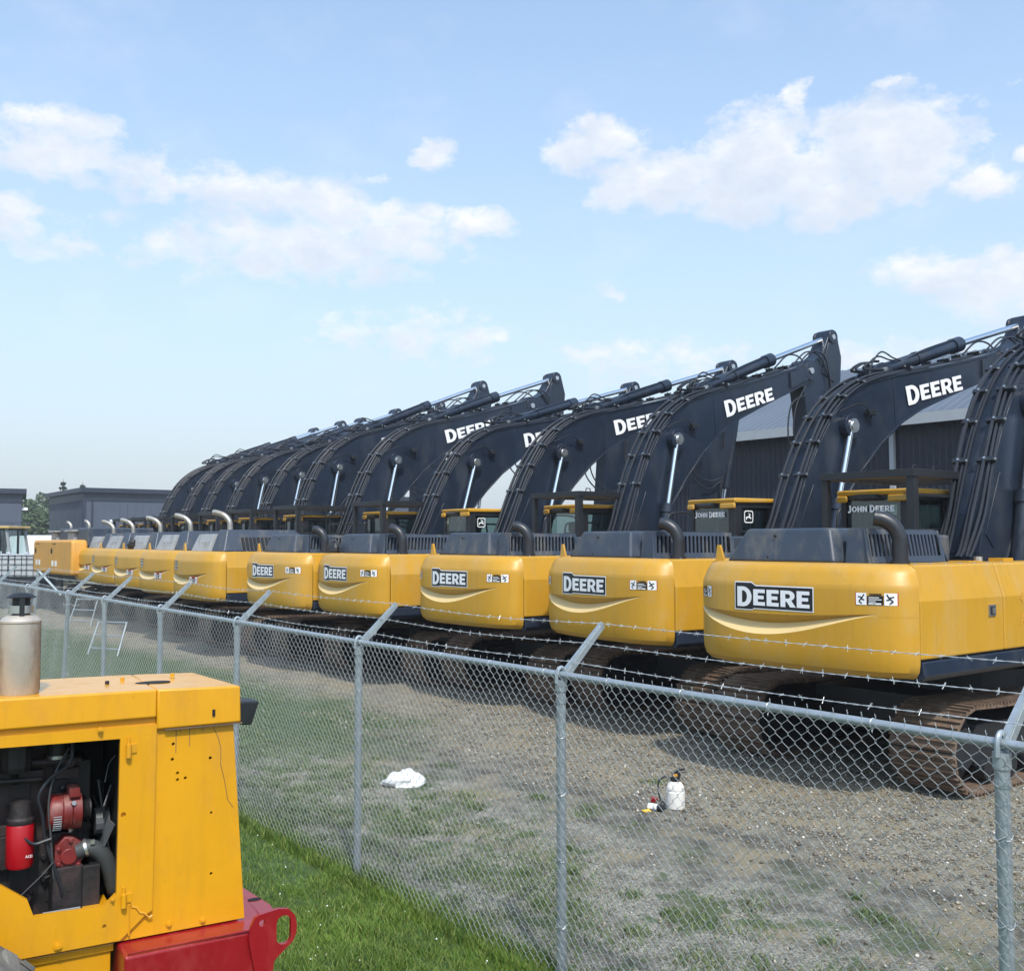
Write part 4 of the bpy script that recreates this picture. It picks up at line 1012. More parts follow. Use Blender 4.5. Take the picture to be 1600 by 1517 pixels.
tag(mesh_np('gravel', np.concatenate([a_, c_]), np.concatenate([b_, d_ + len(a_)]), stone_mat()), 'loose tan and white stones over the yard in front of the tracks', 'gravel', kind='stuff')

# ------------------------------------------------------------------ chain-link fence
POSTS = [.35, -2.11, -4.87, -7.39, -9.84, -12.07, -14.24, -16.01, -18.47, -20.9, -23.4, -25.9]
def rail_z(x): return 1.875 + .07 * max(0, min(1, (-x - 6) / 12))
fence = empty('chain_link_fence', (0, FY, 0))
tag(fence, 'galvanised chain-link fence with slanted arms carrying three strands of barbed wire', 'fence')
F0 = Vector((0, 0, 0))
for i, x in enumerate(POSTS):
    b = MB(); zr = rail_z(x); lean = -.24 if abs(x + 16.01) < .01 else 0.0
    b.cyl((x + lean, .045, 0), (x, .045, zr - .06), .030, 16)
    for z in (zr - .09, zr - .16): b.cyl((x, .045, z - .015), (x, .045, z + .012), .0335, 16)
    p = b.build('fence_post', M_['galv'], fence)
    c = MB()
    c.cyl((x, .045, zr - .10), (x, .045, zr - .035), .037, 16)
    c.tube(catmull([(x - .0, .082, zr - .05), (x, .045 + .030, zr + .02), (x, .045, zr + .045), (x, .045 - .03, zr + .02), (x, .008, zr - .05)], 4), .012, 8)
    c.hexa([(x - .016, .05, zr + .01), (x + .016, .05, zr + .01), (x + .016, .075, zr - .005), (x - .016, .075, zr - .005), (x - .011, .385, zr + .31), (x + .011, .385, zr + .31), (x + .011, .395, zr + .298), (x - .011, .395, zr + .298)])
    c.hexa([(x + .018, .06, zr - .0), (x + .022, .06, zr), (x + .022, .085, zr - .03), (x + .018, .085, zr - .03), (x + .012, .385, zr + .30), (x + .016, .385, zr + .30), (x + .016, .405, zr + .275), (x + .012, .405, zr + .275)])
    a = c.build('barbed_wire_arm', M_['galv'], p)
    for z in (.35, .75, 1.15, 1.5):
        t = MB(); k = [(x + .034 * math.cos(q * math.pi / 8) , .045 + .036 * math.sin(q * math.pi / 8), z + .01 * math.sin(q)) for q in range(-2, 15)]
        t.tube(k + [(x + .05, .0, z + .01)], .0022, 5); t.build('tie_wire', M_['wire'], p)
rl = MB()
for i in range(len(POSTS) - 1):
    a, c = POSTS[i], POSTS[i + 1]
    rl.cyl((a, .045, rail_z(a)), (c, .045, rail_z(c)), .021, 14)
for x in (-3.5, -9.0, -15.0): rl.cyl((x, .045, rail_z(x)), (x - .14, .045, rail_z(x)), .0235, 14)
rail = rl.build('top_rail', M_['galv'], fence)
x = .2
while x > -24:
    x -= .58; zr = rail_z(x)
    t = MB(); t.tube([(x, .045 + .0235 * math.cos(q * math.pi / 6), zr + .0235 * math.sin(q * math.pi / 6)) for q in range(0, 12)] + [(x + .01, .02, zr - .03), (x + .02, .01, zr - .035)], .0022, 5); t.build('tie_ring', M_['wire'], rail)
def chain_link():
    d = .0365; X0, X1 = .30, -25.5
    nw = int((X0 - X1) / d); segs = []
    P = []
    for k in range(nw):
        xl = X0 - k * d; zr = rail_z(xl)
        ns = int((zr + .005) / d)
        # wire k runs between xl and xl - d; level j touches one side or the other
        par = k % 2
        j = np.arange(ns + 1); z = .015 + j * d + (zr - .01 - ns * d - .0)
        right = ((j + par) % 2 == 0)
        x = np.where(right, xl + .001, xl - d - .001); y = np.where(right, .0028, -.0028) * (1 if True else 0)
        xs = np.repeat(x, 2); ys = np.repeat(y, 2); zs = np.repeat(z, 2); zs[0::2] -= .0045; zs[1::2] += .0045
        ys[0::2] += .002; ys[1::2] -= .002
        ys = ys + .010 * np.sin(xs * 2.3 + zs * 3.1) + .006 * np.sin(xs * 7.1 - zs * 5.0); xs = xs + rng.normal(0, .0012) + .004 * np.sin(zs * 4.0 + xl * 1.7)
        P.append(np.stack([xs, ys, zs], 1))
        if par == 0:   # twisted barb ends standing above the rail
            top = P[-1][-1]
            P.append(np.array([[top[0], 0, top[2]], [top[0] - .002, .002, zr + .022], [top[0] + .003, -.002, zr + .030], [top[0] - .006, .006, zr + .052]]))
            P.append(np.array([[top[0], 0, zr + .028], [top[0] + .008, -.006, zr + .044]]))
    r = .0017; V = []; F = []; o = 0
    dirs = np.array([[1, 0], [-.5, .866], [-.5, -.866]])
    for p in P:
        t = np.gradient(p, axis=0); t /= np.linalg.norm(t, axis=1, keepdims=True) + 1e-9
        u = np.cross(t, [0, 1, 0]); u /= np.linalg.norm(u, axis=1, keepdims=True) + 1e-9; w = np.cross(t, u)
        q = p[:, None, :] + r * (u[:, None, :] * dirs[None, :, 0:1] + w[:, None, :] * dirs[None, :, 1:2])
        n = len(p); V.append(q.reshape(-1, 3)); i = (np.arange(n - 1) * 3)[:, None] + o
        for k in range(3):
            k2 = (k + 1) % 3; F.append(np.concatenate([i + k, i + k2, i + k2 + 3, i + k + 3], 1))
        o += n * 3
    ob = mesh_np('chain_link_mesh', np.concatenate(V), np.concatenate(F), M_['wire'], fence, smooth=True)
    return ob
chain_link()
for s_, fr_ in enumerate((.20, .56, .95)):
    b = MB(); 
    pts = []
    for i in range(len(POSTS) - 1):
        a, c = POSTS[i], POSTS[i + 1]
        for k in range(8):
            t = k / 8; x = a + (c - a) * t
            pts.append(Vector((x, .055 + fr_ * .335, rail_z(x) + .015 + fr_ * .30 - .018 * math.sin(math.pi * t) * (1 + .4 * math.sin(i * 3 + s_)))))
    L_ = [0]
    for i in range(len(pts) - 1): L_.append(L_[-1] + (pts[i + 1] - pts[i]).length)
    def at(s):
        i = min(len(pts) - 2, int(np.searchsorted(L_, s) - 1) if s > 0 else 0); t = (s - L_[i]) / (L_[i + 1] - L_[i]); return pts[i].lerp(pts[i + 1], t)
    tot = L_[-1] - .01; step = .028
    for ph in (0, math.pi):
        n = int(tot / step); q = []
        for k in range(n):
            p = at(k * step); q.append(p + Vector((0, .0021 * math.cos(k * 1.25 + ph), .0021 * math.sin(k * 1.25 + ph))))
        b.tube(q, .00135, 4)
    k = 0.06 + s_ * .04
    while k < tot:
        p = at(k); 
        for j in range(2):
            a = random.uniform(0, 6.28); q = Vector((random.uniform(-.5, .5), math.cos(a), math.sin(a))).normalized()
            b.tube([p - q * .018 + Vector((.004 * j, 0, 0)), p + q * .018 + Vector((.004 * j, 0, 0))], .0013, 3)
        b.tube([p - Vector((.007, 0, 0)), p + Vector((.007, 0, 0))], .0042, 5)
        k += .125 + random.uniform(-.008, .008)
    b.build('barbed_wire', M_['wire'], fence)

# ------------------------------------------------------------------ old yellow machine in the foreground
TR = empty('tractor', (-3.85, 1.669, 0), math.atan2(.992, .127))
tag(TR, 'yellow engine hood with an open side panel on a red chassis, upright muffler, foreground left', 'tractor')
def plate(mb, polys, w0, w1, mi=0):
    V, F = fill_curves(polys)
    mb.add([(v[0], w0, v[1]) for v in V], F, mi); mb.add([(v[0], w1, v[1]) for v in V], [f[::-1] for f in F], mi)
    for p in polys:
        n = len(p); mb.add([(q[0], w0, q[1]) for q in p] + [(q[0], w1, q[1]) for q in p], [(i, (i + 1) % n, (i + 1) % n + n, i + n) for i in range(n)], mi)
OPEN = [(-1.7, 1.995), (-.458, 1.975), (-.461, 1.417), (-.504, 1.378), (-.735, 1.385), (-.757, 1.447), (-.845, 1.513), (-1.0, 1.60), (-1.7, 1.62)]
def circ(x, z, r, n=14): return [(x + r * math.cos(2 * math.pi * i / n), z + r * math.sin(2 * math.pi * i / n)) for i in range(n)]
b = MB()
holes = [circ(-.265, 1.935, .006), circ(-.267, 1.878, .006), circ(-.247, 1.825, .0055), circ(-.247, 1.80, .0055), circ(-.218, 1.803, .0055), circ(-.125, 1.868, .006), circ(-.118, 1.66, .005), circ(-.115, 1.43, .0055)]
plate(b, [[(-2.2, 1.24), (.016, 1.24), (-.039, 1.997), (-.331, 1.998), (-.332, 2.05), (-2.2, 2.05)], OPEN] + holes, 0.0, .008)
b.build('side_panel', M_['hoodyellow'], TR, smooth=False)
b = MB()
OP2 = [(x - (.004 if x > -.6 else 0), z) for x, z in OPEN]
plate(b, [[(-2.2, 1.247), (-.445, 1.247), (-.40, 1.285), (-.355, 1.325), (-.333, 1.335), (-.329, 2.016), (-2.2, 2.036)], [(x, z) for x, z in OPEN], circ(-.442, 1.698, .009), circ(-.50, 1.308, .007)], -.013, -.001)
b.build('access_door', M_['hoodyellow'], TR, bevel=.003)
b = MB()
b.hexa([(-.33, -.020, 1.997), (-.012, -.020, 1.997), (-.07, .50, 1.997), (-.33, .50, 1.997), (-.33, -.016, 2.146), (-.016, -.016, 2.138), (-.076, .49, 2.138), (-.33, .49, 2.146)])
b.hexa([(-2.2, -.020, 2.042), (-.331, -.020, 2.042), (-.331, .50, 2.042), (-2.2, .50, 2.065), (-2.2, -.016, 2.165), (-.331, -.016, 2.1461), (-.331, .49, 2.1461), (-2.2, .49, 2.165)])
b.build('hood_top', M_['hoodyellow'], TR, bevel=.008, seg=3)
d = MB()
d.prism([(-.305 + .067 * math.cos(q * math.pi / 10), .19 + .04 * math.sin(q * math.pi / 10)) for q in range(20)], 'z', 2.13, 2.1475)
d.prism([(-.125, 2.03), (-.115, 2.03), (-.115, 2.055), (-.125, 2.055)], 'y', -.0245, -.015)
d.build('hole', M_['dark'], TR, smooth=False)
for (x, z, r, w) in ((-.53, 2.017, .010, -.022), (-.655, 1.268, .014, -.014), (-.27, 1.27, .011, 0), (-.145, 1.262, .011, 0), (-.475, 1.40, .008, -.014)):
    fb = MB(); fb.lathe([(r, w - .001), (r, w - .006), (r * .5, w - .006), (r * .5, w - .014), (.001, w - .014)][::-1], (x, 0, z), 12, axis='y'); fb.build('bolt', M_['hoodyellow'], TR)
for (x, y) in ((-.47, .22), (-.40, .30), (-.20, .33)):
    fb = MB(); fb.lathe([(.001, 2.160), (.008, 2.160), (.008, 2.146), (.012, 2.144)], (x, y, 0), 8); fb.build('bolt', M_['black'] if x < -.45 else M_['hoodyellow'], TR)

for (x, z) in ((-.43, 1.93), (-.437, 1.39)):
    h = MB(); h.cyl((x, -.026, z - .024), (x, -.026, z + .024), .010, 12); h.cyl((x, -.022, z + .024), (x, -.022, z + .048), .005, 8); h.box(x, x + .03, -.018, -.012, z - .01, z + .022); h.build('hinge', M_['hoodyellow'], TR)
# weld scars: cut-and-patched lower door corner
wl = MB(); pts = [(-.425, 1.40), (-.41, 1.385), (-.405, 1.36), (-.39, 1.355), (-.378, 1.335), (-.362, 1.33), (-.345, 1.312), (-.333, 1.317)]
wl.tube([(x, -.014, z) for x, z in pts], .004, 6); wl.tube([(-.415, -.014, z) for z in (1.37, 1.34, 1.31, 1.28, 1.26)], .0035, 6)
wl.build('weld_seam', M_['hoodyellow'], TR)
dn = MB(); dn.box(-.30, -.008, -.0215, -.012, 1.992, 1.9965); dn.build('drip_gap', M_['rust'], TR, smooth=False)
st = MB()
for x, l in ((-.205, .07), (-.24, .012), (-.155, .02), (-.255, .09)):
    st.box(x - .0012, x + .0012, -.0006, -.0002, 1.99 - l, 1.995)
st.tube([(-.115, -.0005, 1.985), (-.095, -.0005, 1.94), (-.085, -.0005, 1.90), (-.085, -.0005, 1.84), (-.07, -.0005, 1.78), (-.055, -.0005, 1.70), (-.035, -.0005, 1.67)], .0012, 4)
st.build('rust_streak', M_['rust'], TR, smooth=False)
b = MB(); b.hexa([(.0, .10, 1.24), (.012, .10, 1.24), (-.02, .46, 1.24), (-.03, .46, 1.24), (-.045, .02, 2.0), (-.04, .02, 2.0), (-.075, .47, 2.0), (-.08, .47, 2.0)]); b.build('radiator_grille', M_['black'], TR, smooth=False)
b = MB(); b.add([(-2.2, .48, 1.24), (.0, .48, 1.24), (-.06, .49, 2.0), (-2.2, .49, 2.05)], [(3, 2, 1, 0)]); b.add([(-2.2, 0, 1.24), (-2.2, .49, 1.24), (-2.2, .49, 2.05), (-2.2, 0, 2.05)], [(0, 1, 2, 3)]); b.build('far_panel', M_['hoodyellow'], TR, smooth=False)
b = MB(); b.box(-2.15, -.40, .462, .468, 1.26, 2.03); b.build('bay_shade_sheet', M_['dark'], TR, smooth=False)  # added black sheet over the yellow far panel: engine bay shade as colour
b = MB(); b.hexa([(-.012, -.01, 1.985), (.035, .0, 1.978), (.03, .10, 1.978), (-.02, .09, 1.985), (-.016, -.01, 2.075), (.065, .0, 2.07), (.06, .11, 2.07), (-.02, .09, 2.075)]); b.build('headlight', M_['black'], TR, smooth=False, bevel=.006)
# red chassis
b = MB()
b.hexa([(-.452, -.145, .55), (.080, -.128, .55), (.080, .40, .55), (-.452, .40, .55), (-.452, -.145, 1.232), (.080, -.128, 1.232), (.10, .36, 1.236), (-.452, .36, 1.236)])
b.prism([(.0801, -.10), (.155, .06), (.16, .12), (.125, .37), (.0801, .40)], 'z', 1.19, 1.233)
b.build('chassis', M_['redpaint'], TR, smooth=False, bevel=.010, seg=3)
b = MB(); b.box(-.44, .075, -.1375, -.130, 1.236, 1.242); b.build('weld_seam', M_['redpaint'], TR, smooth=False, bevel=.002)
b = MB(); hk = [(-.01, 1.205), (-.002, 1.255), (.012, 1.285), (.03, 1.294), (.105, 1.304), (.145, 1.296), (.168, 1.27), (.176, 1.235), (.174, 1.20), (.160, 1.172), (.125, 1.145), (.088, 1.115), (.082, 1.06), (.02, 1.06)]
plate(b, [hk, circ(.040, 1.262, .012), arc(.124, 1.25, .028, .026, 0, 180, 8) + arc(.124, 1.19, .028, .022, 180, 360, 8)], -.152, -.134)
b.build('tow_hook', M_['redpaint'], TR, smooth=False, bevel=.004)
b = MB(); b.prism([(.115 + .028 * math.cos(q * math.pi / 8), .20 + .018 * math.sin(q * math.pi / 8)) for q in range(16)], 'z', 1.2, 1.235); b.build('slot', M_['dark'], TR, smooth=False)
b = MB(); b.box(-2.2, -.47, .025, .42, .80, 1.236); b.box(-2.2, -.462, .015, .02, 1.205, 1.232); b.build('lower_panel', M_['hoodyellow'], TR, smooth=False, bevel=.006)
# engine
M_['block'] = paint('oily_block', (.014, .013, .015), .55, var=.5, vscale=12, dirt=(.06, .03, .028), dirt_amt=.7, dirt_scale=8, bump=.3, bscale=40)
M_['redeng'] = paint('engine_red', (.15, .014, .014), .45, var=.25, vscale=14, dirt=(.30, .18, .16), dirt_amt=.6, dirt_scale=18)
M_['redfil'] = paint('filter_red', (.34, .004, .010), .35, var=.12)
e = MB(); e.box(-1.6, -.52, .24, .44, 1.30, 1.86); e.box(-1.6, -.60, .27, .42, 1.86, 1.95); e.box(-.56, -.50, .10, .42, 1.28, 1.50); e.box(-.66, -.53, .12, .25, 1.33, 1.50); e.box(-1.0, -.72, .20, .25, 1.5, 1.62)
for k in range(7): e.box(-1.45 + k * .13, -1.38 + k * .13, .235, .245, 1.35, 1.8)
for k in range(12): e.cyl((-.92 + .06 * (k % 5), .24, 1.36 + .12 * (k // 4) + .01 * k), (-.92 + .06 * (k % 5), .225, 1.36 + .12 * (k // 4) + .01 * k), .012, 8)
e.lathe([(.05, 0), (.055, .02), (.055, .12), (.03, .13)], (-.79, .16, 1.86), 12)
for k in range(22):
    x, z = random.uniform(-.95, -.52), random.uniform(1.33, 1.93); r_ = random.uniform(.008, .03); e.cyl((x, .25, z), (x + random.uniform(-.02, .02), random.uniform(.17, .23), z + random.uniform(-.02, .02)), r_, 8)
for k in range(9):
    x, z = random.uniform(-.95, -.55), random.uniform(1.35, 1.9); e.box(x, x + random.uniform(.03, .10), .20, .245, z, z + random.uniform(.015, .05))
e.tube([(-1.2, .20, 1.90), (-.56, .20, 1.87)], .016, 8); e.tube([(-1.2, .18, 1.84), (-.7, .18, 1.82), (-.66, .22, 1.78)], .010, 8)
eng = e.build('engine_block', M_['block'], TR, smooth=False, bevel=.006)
f = MB(); f.lathe([(.02, 1.515), (.043, 1.52), (.047, 1.53), (.047, 1.67), (.044, 1.675)], (-.77, .15, 0), 24, 0); f.lathe([(.046, 1.676), (.048, 1.68), (.048, 1.692), (.040, 1.70), (.036, 1.75), (.02, 1.76)], (-.77, .15, 0), 24, 1)
V, F = font_text('A121', .014, .0002); f.add([(-.755 + v[0] * .8, .102 + .0 * v[1], 1.56 + v[1]) for v in V], F, 2)
f.build('oil_filter', [M_['redfil'], M_['block'], M_['white']], eng)
a = MB(); ax = (0, .17, 1.695)
a.lathe([(.02, -.678), (.060, -.676), (.066, -.665), (.066, -.632), (.063, -.629), (.066, -.626), (.068, -.60), (.064, -.597), (.068, -.594), (.068, -.565), (.04, -.558), (.02, -.555)], ax, 26, 0, axis='x')
for k in range(14):
    q = math.pi * (.75 + k * .055); a.box(-.664, -.636, ax[1] + .067 * math.cos(q) - .002, ax[1] + .067 * math.cos(q) + .002, ax[2] - .055 + k * .0085 - .0015, ax[2] - .055 + k * .0085 + .0015, 1)
a.box(-.61, -.575, .11, .2, 1.755, 1.785, 0)
a.lathe([(.035, -.555), (.04, -.553), (.03, -.545), (.04, -.535), (.04, -.53), (.02, -.528)], ax, 18, 2, axis='x')
for k in range(3):
    q = k * 2.1 + .5; a.cyl((-.60, ax[1] + .06 * math.cos(q), ax[2] + .06 * math.sin(q)), (-.595, ax[1] + .078 * math.cos(q), ax[2] + .078 * math.sin(q)), .009, 8, 3)
a.build('alternator', [M_['redeng'], M_['hoodlight'], M_['block'], M_['steel']], eng)
p = MB(); p.prism([(-.655, 1.50), (-.62, 1.48), (-.575, 1.49), (-.545, 1.53), (-.55, 1.57), (-.59, 1.60), (-.62, 1.605), (-.65, 1.57)], 'y', .14, .22)
for (x, z) in ((-.64, 1.51), (-.60, 1.59), (-.57, 1.50), (-.64, 1.565)): p.cyl((x, .14, z), (x, .13, z), .009, 8)
p.lathe([(.02, .128), (.03, .128), (.03, .14)], (-.605, 0, 1.535), 16, axis='y')
p.build('water_pump', M_['redeng'], eng, bevel=.008)
M_['hose2'] = paint('grey_hose', (.045, .052, .055), .6, var=.2)
h = MB(); h.tube(catmull([(-.575, .15, 1.545), (-.53, .14, 1.555), (-.485, .14, 1.52), (-.455, .15, 1.45), (-.435, .17, 1.38), (-.40, .2, 1.33)], 5), .030, 18); h.build('radiator_hose', M_['hose2'], eng)
h = MB(); h.tube([(-.548, .145, 1.554), (-.538, .143, 1.557)], .034, 18); h.box(-.535, -.520, .105, .12, 1.575, 1.59); h.build('hose_clamp', M_['steel'], eng)
h = MB(); h.cyl((-.645, .20, 1.90), (-.645, .20, 1.965), .035, 14); h.build('inlet_pipe', M_['block'], eng)
h = MB(); h.cyl((-.645, .20, 1.888), (-.645, .20, 1.90), .038, 14); h.build('hose_clamp', M_['steel'], eng)
for pts, r in (([(-.60, .12, 1.95), (-.61, .10, 1.88), (-.68, .09, 1.83), (-.715, .09, 1.77), (-.70, .10, 1.70), (-.69, .11, 1.62)], .006), ([(-.61, .13, 1.93), (-.66, .10, 1.85), (-.68, .10, 1.74), (-.67, .10, 1.62), (-.66, .10, 1.50), (-.645, .12, 1.36)], .004),
               ([(-.77, .095, 1.70), (-.765, .09, 1.64), (-.73, .09, 1.605), (-.69, .09, 1.61), (-.67, .09, 1.615)], .006), ([(-.66, .09, 1.53), (-.70, .08, 1.49), (-.76, .07, 1.44), (-.82, .05, 1.39)], .0022), ([(-.46, .05, 1.90), (-.48, .06, 1.87), (-.49, .08, 1.80)], .002), ([(-.69, .11, 1.62), (-.66, .10, 1.52), (-.63, .10, 1.42), (-.63, .12, 1.35)], .007)):
    h = MB(); h.tube(catmull([(x, w + .02, z) for x, w, z in pts], 5), r, 7); h.build('cable', M_['hose2'] if r < .005 else M_['rubber'], eng)
M_['fan'] = paint('fan_blade', (.10, .11, .12), .45, var=.2)
h = MB()
for q in (0.2, 1.25, 2.3, 3.35, 4.4, 5.45):
    c_, s_ = math.cos(q), math.sin(q); y0, z0 = .26, 1.62
    h.hexa([(-.475, y0 + .04 * c_ - .02 * s_, z0 + .04 * s_ + .02 * c_), (-.47, y0 + .04 * c_ - .02 * s_, z0 + .04 * s_ + .02 * c_), (-.46, y0 + .04 * c_ + .03 * s_, z0 + .04 * s_ - .03 * c_), (-.465, y0 + .04 * c_ + .03 * s_, z0 + .04 * s_ - .03 * c_),
            (-.49, y0 + .15 * c_ - .04 * s_, z0 + .15 * s_ + .04 * c_), (-.485, y0 + .15 * c_ - .04 * s_, z0 + .15 * s_ + .04 * c_), (-.45, y0 + .15 * c_ + .05 * s_, z0 + .15 * s_ - .05 * c_), (-.455, y0 + .15 * c_ + .05 * s_, z0 + .15 * s_ - .05 * c_)])
h.lathe([(.05, -.50), (.05, -.45)], (0, .26, 1.62), 14, axis='x'); h.build('cooling_fan', M_['fan'], eng, smooth=False)
h = MB(); h.box(-.44, -.40, .02, .46, 1.26, 1.96); h.build('radiator', M_['black'], TR, smooth=False)
h = MB(); h.box(-.70, -.575, .035, .045, 1.335, 1.375, 0); h.box(-.56, -.47, .03, .2, 1.325, 1.355, 1); h.cyl((-.675, .035, 1.353), (-.675, .033, 1.353), .006, 8, 2); h.cyl((-.605, .035, 1.357), (-.605, .033, 1.357), .006, 8, 2); h.build('bracket', [M_['hoodlight'], M_['hoodyellow'], M_['dark']], TR, smooth=False)
h = MB(); h.box(-2.1, .0, .03, .47, 1.243, 1.26); h.build('floor_plate', M_['block'], TR, smooth=False)
# muffler with rain cap
M_['muffler'] = paint('weathered_muffler', (.46, .42, .37), .5, metal=.35, var=.14, vscale=7, dirt=(.20, .11, .06), dirt_amt=.7, dirt_scale=5, edge=.55)
m = MB(); mc = (-.79, .10, 0)
m.lathe([(.064, 2.15), (.067, 2.155), (.067, 2.405), (.070, 2.408), (.070, 2.414), (.062, 2.424), (.045, 2.433), (.02, 2.436)], mc, 36, 0)
m.box(-.7245, -.7215, .098, .102, 2.16, 2.405, 1)
mf = m.build('muffler', [M_['muffler'], M_['rust']], TR)
m = MB(); m.lathe([(.030, 2.430), (.030, 2.505), (.0, 2.506)], mc, 24, 1); m.lathe([(.042, 2.441), (.042, 2.469), (.039, 2.469), (.039, 2.441)], mc, 28, 0)
m.lathe([(.001, 2.503), (.049, 2.496), (.050, 2.499), (.030, 2.512), (.001, 2.516)], mc, 28, 1); m.box(-.80, -.783, .052, .058, 2.43, 2.50, 1)
m.build('rain_cap', [M_['steel'], M_['black']], mf)
# front wheel
M_['tyre'] = paint('worn_tyre', (.11, .11, .105), .85, var=.25, vscale=9, dirt=(.20, .19, .165), dirt_amt=.8, dirt_scale=5, bump=.3, bscale=40)
w = MB(); wc = (-1.315, 0, .775)
w.lathe([(.36, -.42), (.45, -.46), (.60, -.465), (.70, -.43), (.745, -.38), (.755, -.27), (.745, -.16), (.70, -.12), (.60, -.09), (.45, -.10), (.36, -.13)], wc, 56, axis='y')
for k in range(26):
    a0 = 2 * math.pi * k / 26
    for sgn, (w0_, w1_) in ((1, (-.44, -.28)), (-1, (-.27, -.11))):
        da = .06 * sgn + (.12 if sgn < 0 else 0); vs = []
        for (ww, aa, rr) in ((w0_, a0 + da, .70 if sgn > 0 else .758), (w1_, a0 + da + (.10 if sgn > 0 else -.10), .758 if sgn > 0 else .70)):
            for (d_, r_) in ((-.036, rr), (.036, rr), (.030, rr + .014), (-.030, rr + .014)):
                vs.append((wc[0] + r_ * math.cos(aa + d_), ww, wc[2] + r_ * math.sin(aa + d_)))
        w.add(vs, [(0,1,2,3),(7,6,5,4),(0,4,5,1),(1,5,6,2),(2,6,7,3),(3,7,4,0)])
wh = w.build('wheel', M_['tyre'], TR)
w = MB(); w.lathe([(.05, -.20), (.36, -.22), (.37, -.42), (.33, -.42), (.33, -.26), (.05, -.25)], wc, 32, axis='y'); w.build('rim', M_['hoodyellow'], wh)
h = MB(); h.box(-1.4, -1.2, -.1, .5, .70, .85); h.build('axle', M_['redpaint'], TR)
w2 = copy_tree(wh, TR); w2.location = (0, 1.0, 0)

# ------------------------------------------------------------------ litter by the fence
M_['plastic'] = paint('milky_plastic', (.72, .70, .66), .35, var=.06)
sp = empty('sprayer_bottle', (-7.29, 7.80, 0), .5)
tag(sp, 'white pump sprayer bottle with black and orange head standing on the yard soil', 'bottle')
b = MB(); b.lathe([(.075, .0), (.092, .01), (.096, .04), (.096, .17), (.088, .18), (.092, .19), (.088, .225), (.06, .262), (.035, .275), (.035, .285)], (0, 0, 0), 26); b.build('bottle', M_['plastic'], sp)
b = MB(); b.lathe([(.045, .275), (.048, .285), (.045, .315), (.03, .32)], (0, 0, 0), 18, 0); b.box(-.03, .05, -.025, .025, .315, .36, 0); b.box(-.02, .03, -.03, .03, .325, .352, 1); b.tube([(-.02, 0, .35), (.03, 0, .385), (.10, .01, .40)], .012, 8, 0); b.tube([(.03, 0, .36), (.11, .02, .37)], .007, 6, 0)
b.build('pump_head', [M_['black'], M_['orange']], sp)
b = MB(); b.tube(catmull([(-.03, 0, .30), (-.11, -.02, .31), (-.17, -.03, .24), (-.16, -.03, .12), (-.12, -.04, .03), (-.08, -.10, .012)], 6), .009, 8); b.build('hose', M_['rubber'], sp)
b = MB(); c0, c1 = Vector((-7.42, 7.55, .035)), Vector((-7.28, 7.60, .035)); d = (c1 - c0).normalized()
b.cyl(c0, c0 + d * .10, .034, 18, 0); b.cyl(c0 + d * .10, c0 + d * .155, .036, 18, 1); b.cyl(c0 + d * .060, c0 + d * .066, .0345, 18, 1)
o = b.build('canister', [M_['white'], M_['black']]); tag(o, 'small white canister with a black end lying beside the sprayer bottle', 'canister')
M_['tagy'] = paint('yellow_card', (.85, .50, .04), .5, var=.03)
b = MB(); b.hexa([(-7.44, 7.46, .004), (-7.36, 7.44, .004), (-7.33, 7.50, .010), (-7.41, 7.53, .012), (-7.44, 7.46, .007), (-7.36, 7.44, .007), (-7.33, 7.50, .013), (-7.41, 7.53, .015)])
o = b.build('card', M_['tagy'], smooth=False); tag(o, 'yellow card lying on the soil against the white canister', 'card')
b = MB(); b.lathe([(.01, .0), (.028, .01), (.024, .05), (.01, .06)], (-7.60, 7.80, 0), 10); b.tube([(-7.60, 7.80, .05), (-7.56, 7.83, .03)], .01, 6); o = b.build('bottle_cap', M_['redfil']); tag(o, 'small red cap on the ground left of the sprayer', 'cap')
M_['totep2'] = paint('thin_white_film', (.66, .68, .70), .4, var=.06)
def crumple(name, n, sx, sy, sz, mat, seed, loc, rz=0, flat=True):
    r_ = np.random.default_rng(seed); V = []; F = []; nu, nv = n, n // 2
    ph = r_.uniform(0, 6.28, (6,)); 
    for j in range(nv + 1):
        for i in range(nu):
            u = 2 * math.pi * i / nu; v = math.pi * j / nv
            k = 1 + .16 * math.sin(2 * u + ph[0] + 2 * v) + .08 * math.sin(5 * u + ph[1] - 3 * v) + .07 * math.sin(7 * v + ph[2] + 2 * u) + r_.normal(0, .025)
            p = [sx * k * math.sin(v) * math.cos(u), sy * k * math.sin(v) * math.sin(u), sz * k * math.cos(v)]
            if flat: p[2] = max(p[2] + sz * .35, .004 + .003 * r_.random())
            V.append(p)
    for j in range(nv):
        for i in range(nu): F.append((j * nu + i, (j + 1) * nu + i, (j + 1) * nu + (i + 1) % nu, j * nu + (i + 1) % nu))
    b = MB(); b.add(V, F); o = b.build(name, mat, smooth=True, angle=20); o.location = loc; o.rotation_euler = (0, 0, rz); return o
o = crumple('plastic_bag', 26, .20, .13, .12, M_['totep2'], 5, (-9.80, 6.14, 0), 1.1); tag(o, 'crumpled white plastic bag lying on the yard soil', 'plastic bag')
def on_machine(i, x, y, z):
    X, Y, ph, de = PL[i]; c, s_ = math.cos(R(ph)), math.sin(R(ph)); return (X + x * c + y * s_, Y - x * s_ + y * c, z)
o = crumple('plastic_bag', 18, .13, .10, .17, M_['black'], 9, on_machine(4, -1.02, -3.42, 2.55), .3, False); tag(o, 'torn black plastic snagged on the hood of the fourth excavator from the right', 'plastic bag')
